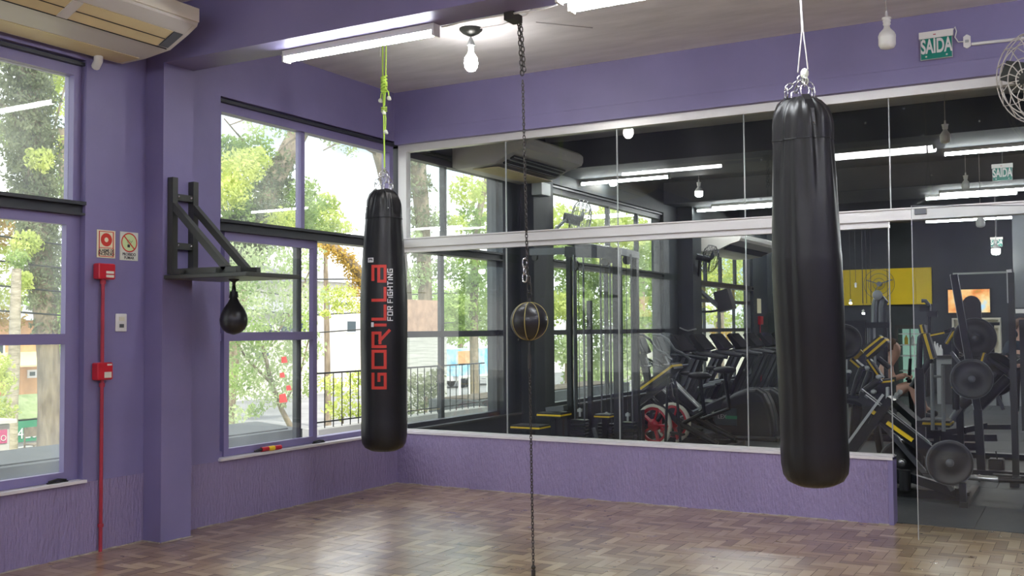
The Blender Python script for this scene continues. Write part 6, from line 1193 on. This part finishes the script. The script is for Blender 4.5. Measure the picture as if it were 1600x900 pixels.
# balcony railing, parapet and planter outside the windows
rl = thing('railing', 'thin dark metal railing outside the open window beside the lettered bag', 'railing', (-1.0, 1.4, 0.4))
MB().tube([(-1.0, 0.04, 0.975), (-1.0, 3.2, 0.975)], 0.010, 6).tube([(-1.0, 0.04, 0.50), (-1.0, 3.2, 0.50)], 0.008, 6).build('rail', 'black_steel', rl)
for i in range(24): MB().tube([(-1.0, 0.05+i*0.132, 0.43), (-1.0, 0.05+i*0.132, 0.975)], 0.0055, 5).build('baluster', 'black_steel', rl)
struct('parapet', MB().box((-1.12, 0.0, GZ), (-0.92, 3.2, 0.44)), 'wall_cream')
pl = thing('planter', 'long dark grey concrete planter under the window by the speed bag', 'planter', (-1.7, -1.5, GZ)); MB().prism([(-2.3, -4.2, GZ), (-1.3, -4.2, GZ), (-1.3, 0.2, GZ), (-2.3, 0.6, GZ)], (0, 0, 2.22)).build('wall', 'concrete', pl); MB().box((-2.2, -4.1, 0.41), (-1.4, 0.1, 0.43)).build('soil', 'concrete', pl)
pl2 = thing('planter', 'grey sloping planter wall outside the second gym window', 'planter', (-1.5, 5, GZ)); MB().prism([(-1.9, 3.3, GZ), (-1.1, 3.3, GZ), (-1.1, 8.0, GZ), (-1.9, 8.0, GZ)], (0, 0, 2.3)).build('wall', 'concrete', pl2); MB().box((-1.8, 3.4, 0.5), (-1.2, 7.9, 0.515)).build('soil', 'bark', pl2)
# street things by the left window
a_ = at(0, 662, x=-5); b_ = at(17, 662, x=-5); ki = thing('kiosk', 'pale cream kiosk box with a magenta label at the left edge', 'kiosk', (-5.2, b_.y-0.4, GZ))
MB().cbox((-5.8, b_.y-0.9, GZ), (-5.0, b_.y, a_.z), 0.02).build('body', 'wall_cream', ki); MB().box((-5.85, b_.y-0.95, a_.z), (-4.95, b_.y+0.04, a_.z+0.04)).build('lid', 'sign_white', ki)
c0_ = at(0, 672, x=-4.99); c1_ = at(11, 692, x=-4.99); MB().box((-4.998, c1_.y-0.5, c1_.z), (-4.990, c1_.y, c0_.z)).build('label', 'magenta_print', ki); text('lettering', 'XCO', 0.09, (-4.985, c1_.y-0.11, (c0_.z+c1_.z)/2-0.02), (0, 1, 0), (0, 0, 1), 'sign_white', ki, 0.001)
def facade(name, label, cat, X, tl_, br_, material, depth_=4, wins=(), roof=None, group=None):
    a_ = at(*tl_, x=X); b_ = at(*br_, x=X); r_ = thing(name, label, cat, (X, (a_.y+b_.y)/2, GZ), group); zt_ = at(tl_[0], tl_[1], x=X).z
    MB().box((X-depth_, a_.y, GZ), (X, b_.y, zt_)).build('wall', material, r_)
    if roof: MB().prism([(X+0.4, a_.y-0.4, zt_), (X-depth_-0.4, a_.y-0.4, zt_), (X-depth_/2, a_.y-0.4, zt_+1.1)], (0, b_.y-a_.y+0.8, 0)).build('roof', roof, r_)
    for (x0_, y0_, x1_, y1_) in wins:
        c = at(x0_, y0_, x=X); d = at(x1_, y1_, x=X); f_ = MB().box((X, c.y, d.z), (X+0.06, d.y, c.z)).build('window', 'truck_white', r_); MB().box((X+0.06, c.y+0.08, d.z+0.08), (X+0.07, d.y-0.08, c.z-0.08)).build('pane', 'dark_window', f_)
    return r_
h1 = facade('house', 'orange shop house with striped awning behind the palm trunk', 'building', -30, (-120, 500), (62, 700), 'wall_orange', 6, ((-20, 535, 6, 560), (0, 580, 12, 596), (42, 578, 56, 590)), 'roof_grey')
a_ = at(-40, 552, x=-30); b_ = at(58, 552, x=-30); z2 = at(0, 572, x=-28.8).z; MB().prism([(-30, a_.y, a_.z), (-28.7, a_.y, z2), (-28.7, a_.y, z2-0.06), (-30, a_.y, a_.z-0.06)], (0, b_.y-a_.y, 0)).build('awning', 'awning_stripe', h1)
a_ = at(28, 618, x=-21); b_ = at(66, 618, x=-21); zl = at(40, 655, x=-20).z; zb = at(40, 690, x=-20).z; aw = thing('market_stall', 'green street stall with white writing between the two trunks', 'stall', (-20.5, a_.y, GZ))
MB().prism([(-21, a_.y-2, a_.z), (-20, a_.y-2, zl), (-20, a_.y-2, zl-0.04), (-21, a_.y-2, a_.z-0.04)], (0, 4.5, 0)).build('roof', 'truck_white', aw)
MB().prism([(-20.99, a_.y-2, a_.z+0.012), (-19.98, a_.y-2, zl+0.012), (-19.98, a_.y-2, zl+0.02), (-20.99, a_.y-2, a_.z+0.02)], (0, 4.5, 0)).build('roof_cloth', 'leaf_pale', aw)
MB().box((-20.05, a_.y-2, zb), (-20, a_.y+2.5, zl)).build('front_cloth', 'awning_green', aw); MB().box((-20.9, a_.y-2, GZ), (-20.1, a_.y+2.5, GZ+0.7)).build('table', 'truck_white', aw)
p = at(38, 664, x=-19.98); text('lettering', '420', 0.42, (-19.98, p.y+0.1, zb+0.22), (0, 1, 0), (0, 0, 1), 'truck_white', aw, 0.002)
for y_ in (-1.9, 2.4): MB().box((-20.1, a_.y+y_-0.03, GZ), (-20.04, a_.y+y_+0.03, zl)).box((-20.98, a_.y+y_-0.03, GZ), (-20.92, a_.y+y_+0.03, a_.z-0.04)).build('post', 'black_steel', aw)
p = at(56, 700, x=-17); c_ = thing('street_chair', 'small dark folding chair on the pavement beside the ivy-clad trunk', 'chair', (p.x, p.y, GZ)); MB().box((p.x-0.2, p.y-0.2, GZ+0.43), (p.x+0.2, p.y+0.2, GZ+0.46)).build('seat', 'bark', c_); MB().box((p.x-0.2, p.y-0.2, GZ+0.62), (p.x-0.17, p.y+0.2, GZ+0.85)).build('backrest', 'bark', c_)
for dx in (-.18, .18):
    for dy in (-.18, .18): MB().box((p.x+dx-.015, p.y+dy-.015, GZ), (p.x+dx+.015, p.y+dy+.015, GZ+(.85 if dx < 0 else .43))).build('leg', 'bark', c_)
facade('house', 'white house with dark windows beyond the open window light', 'building', -34, (495, 440), (575, 600), 'wall_cream', 8, ((505, 470, 515, 486), (528, 470, 545, 480), (540, 500, 556, 520)), 'roof_grey')
facade('house', 'pale building with a glazed corner behind the weeping tree', 'building', -30, (380, 490), (485, 640), 'wall_cream', 8, ((400, 505, 425, 525), (436, 500, 478, 520), (395, 548, 420, 562)), 'roof_grey')
facade('house', 'pale house behind the trees of the farthest gym window', 'building', -14, (1095, 515), (1200, 560), 'wall_cream', 6, ((1110, 522, 1120, 534),), 'roof_grey')
bw = thing('retaining_wall', 'grey plank wall with brick top outside the first pane of the partition', 'wall', (-7, at(670, 560, x=-7).y, GZ))
a_ = at(640, 520, x=-7); b_ = at(698, 520, x=-7); MB().box((-7.2, a_.y, GZ), (-7.0, b_.y, a_.z)).build('planks', 'plank_grey', bw); c_ = at(690, 470, x=-7.1); MB().box((-7.25, a_.y, a_.z), (-7.05, b_.y-0.2, c_.z)).build('brick_top', 'brick', bw)
# truck and barrier in the street
XT = -23.9
def tr(px, py, x=XT): return at(px, py, x=x)
ty = tr(744, 602).y; tk = thing('truck', 'blue and white delivery truck in the street seen through the first gym window', 'truck', (XT, ty, GZ))
a_ = tr(712, 546); b_ = tr(762, 584); zf = b_.z
MB().box((XT-1.7, a_.y, zf), (XT, b_.y, a_.z)).build('cargo_box', 'truck_blue', tk)
MB().prism([(XT-1.6, b_.y+0.1, zf-0.3), (XT-1.6, b_.y+1.7, zf-0.3), (XT-1.6, b_.y+1.7, zf+0.3), (XT-1.6, b_.y+1.2, zf+0.95), (XT-1.6, b_.y+0.1, zf+1.0)], (1.55, 0, 0)).build('cab', 'truck_white', tk)
MB().box((XT-0.06, b_.y+0.35, zf+0.3), (XT-0.03, b_.y+1.05, zf+0.8)).build('cab_window', 'dark_window', tk)
MB().box((XT-1.5, a_.y, zf-0.25), (XT-0.2, b_.y+0.3, zf)).build('chassis', 'truck_white', tk)
for y_ in (a_.y+0.9, a_.y+1.7, b_.y+0.9):
    for x_ in (XT-0.2, XT-1.4): MB().lathe([(0.08, -0.1), (0.30, -0.1), (0.34, -0.06), (0.34, 0.06), (0.30, 0.1), (0.08, 0.1)], (x_, y_, GZ+0.35), (1, 0, 0), 20).build('wheel', 'rubber', tk)
MB().box((XT, a_.y+0.2, zf+0.6), (XT+0.02, a_.y+1.5, a_.z-0.1)).build('side_panel', 'wall_orange', tk)
ba = thing('barrier', 'low yellow and white roadside barrier in front of the truck', 'barrier', (-12.0, at(745, 650, x=-12).y, GZ))
y0_ = at(728, 650, x=-12).y; y1_ = at(790, 650, x=-12).y; zb_ = GZ+0.75
for k in range(7): yy = y0_+(y1_-y0_)*k/6; MB().tube([(-12, yy, GZ), (-12, yy, zb_)], 0.13, 10).build('post', 'barrier_yellow', ba)
MB().box((-12.06, y0_, GZ+0.35), (-11.94, y1_, GZ+0.55)).build('rail', 'barrier_yellow', ba)
wg = thing('gate', 'white metal gate bars standing between the truck and the barrier', 'gate', (-14.5, at(730, 600, x=-14.5).y, GZ))
y0_ = at(718, 600, x=-14.5).y; y1_ = at(776, 600, x=-14.5).y; z1_ = at(740, 588, x=-14.5).z
for k in range(5): yy = y0_+(y1_-y0_)*k/4; MB().tube([(-14.5, yy, GZ), (-14.5, yy, z1_)], 0.05, 6).build('post', 'truck_white', wg)
MB().tube([(-14.5, y0_, z1_), (-14.5, y1_, z1_)], 0.06, 6).build('rail', 'truck_white', wg)
# red cushions hung in the weeping tree
for px, py, w, lb in ((443, 562, 5, 'highest red bunting hanging in the weeping tree'), (440, 586, 4, 'middle red bunting hanging in the weeping tree'), (441, 622, 7, 'largest red bunting hanging low in the weeping tree'), (450, 606, 4, 'pale red bunting hanging to one side in the weeping tree')):
    p = at(px, py, x=-7.0); s_ = w*depth(p)/F_PX; solid('bunting', MB().prism([p+Vector((0, -s_, s_*.8)), p+Vector((0, s_*.6, s_)), p+Vector((0, s_*1.3, -s_*.9)), p+Vector((0, -s_*.9, -s_))], (0.03, 0, 0)), 'cushion_red', lb, 'bunting', 'red bunting in the tree', loc=tuple(p))
# overhead wires and a utility pole
up_ = thing('utility_pole', 'grey utility pole with sagging wires behind the trees', 'pole', (-13.5, 2.0, GZ))
MB().tube([(-13.5, 2.0, GZ), (-13.5, 2.0, 6.5)], [0.16, 0.11], 10).build('pole', 'concrete', up_)
for k in range(4): MB().tube([(-13.5, -20, 2.6+k*0.5), (-13.5, 2, 2.0+k*0.5), (-13.3, 14, 1.3+k*0.5), (-13.5, 40, 2.4+k*0.5)], 0.018, 4).build('wire', 'rubber', up_)
# distant tree belt across the street
for k in range(9):
    yy = 4+k*11; xx = -52-(k % 3)*3; c = Vector((xx, yy, 2.0)); r_ = thing('tree', 'far hazy green tree in the belt across the street', 'tree', (xx, yy, GZ), 'distant trees')
    MB().tube([(xx, yy, GZ), (xx, yy, 3)], [0.4, 0.25], 8).build('trunk', 'bark', r_)
    cs = [(xx, yy-2, 3.2), (xx, yy+2, 3.0), (xx, yy, 4.6), (xx+1, yy-3.5, 1.6), (xx+1, yy+3.5, 1.4)]; v, n = leaves(cs, [2.6, 2.6, 2.4, 2.2, 2.2], [900]*5, 0.42, 0.22, 300+k); foliage('foliage', v, n, 'leaf_green' if k % 2 else 'leaf_pale', r_, (xx, yy, GZ))
# turn the lettering curves into meshes of their own
dg = bpy.context.evaluated_depsgraph_get()
for o in [o for o in C.objects if o.type == 'FONT']:
    me = bpy.data.meshes.new_from_object(o.evaluated_get(dg)); n_ = bpy.data.objects.new('lettering', me); C.objects.link(n_); n_.parent = o.parent; n_.matrix_local = o.matrix_local.copy()
    nm = o.name; bpy.data.objects.remove(o); n_.name = nm
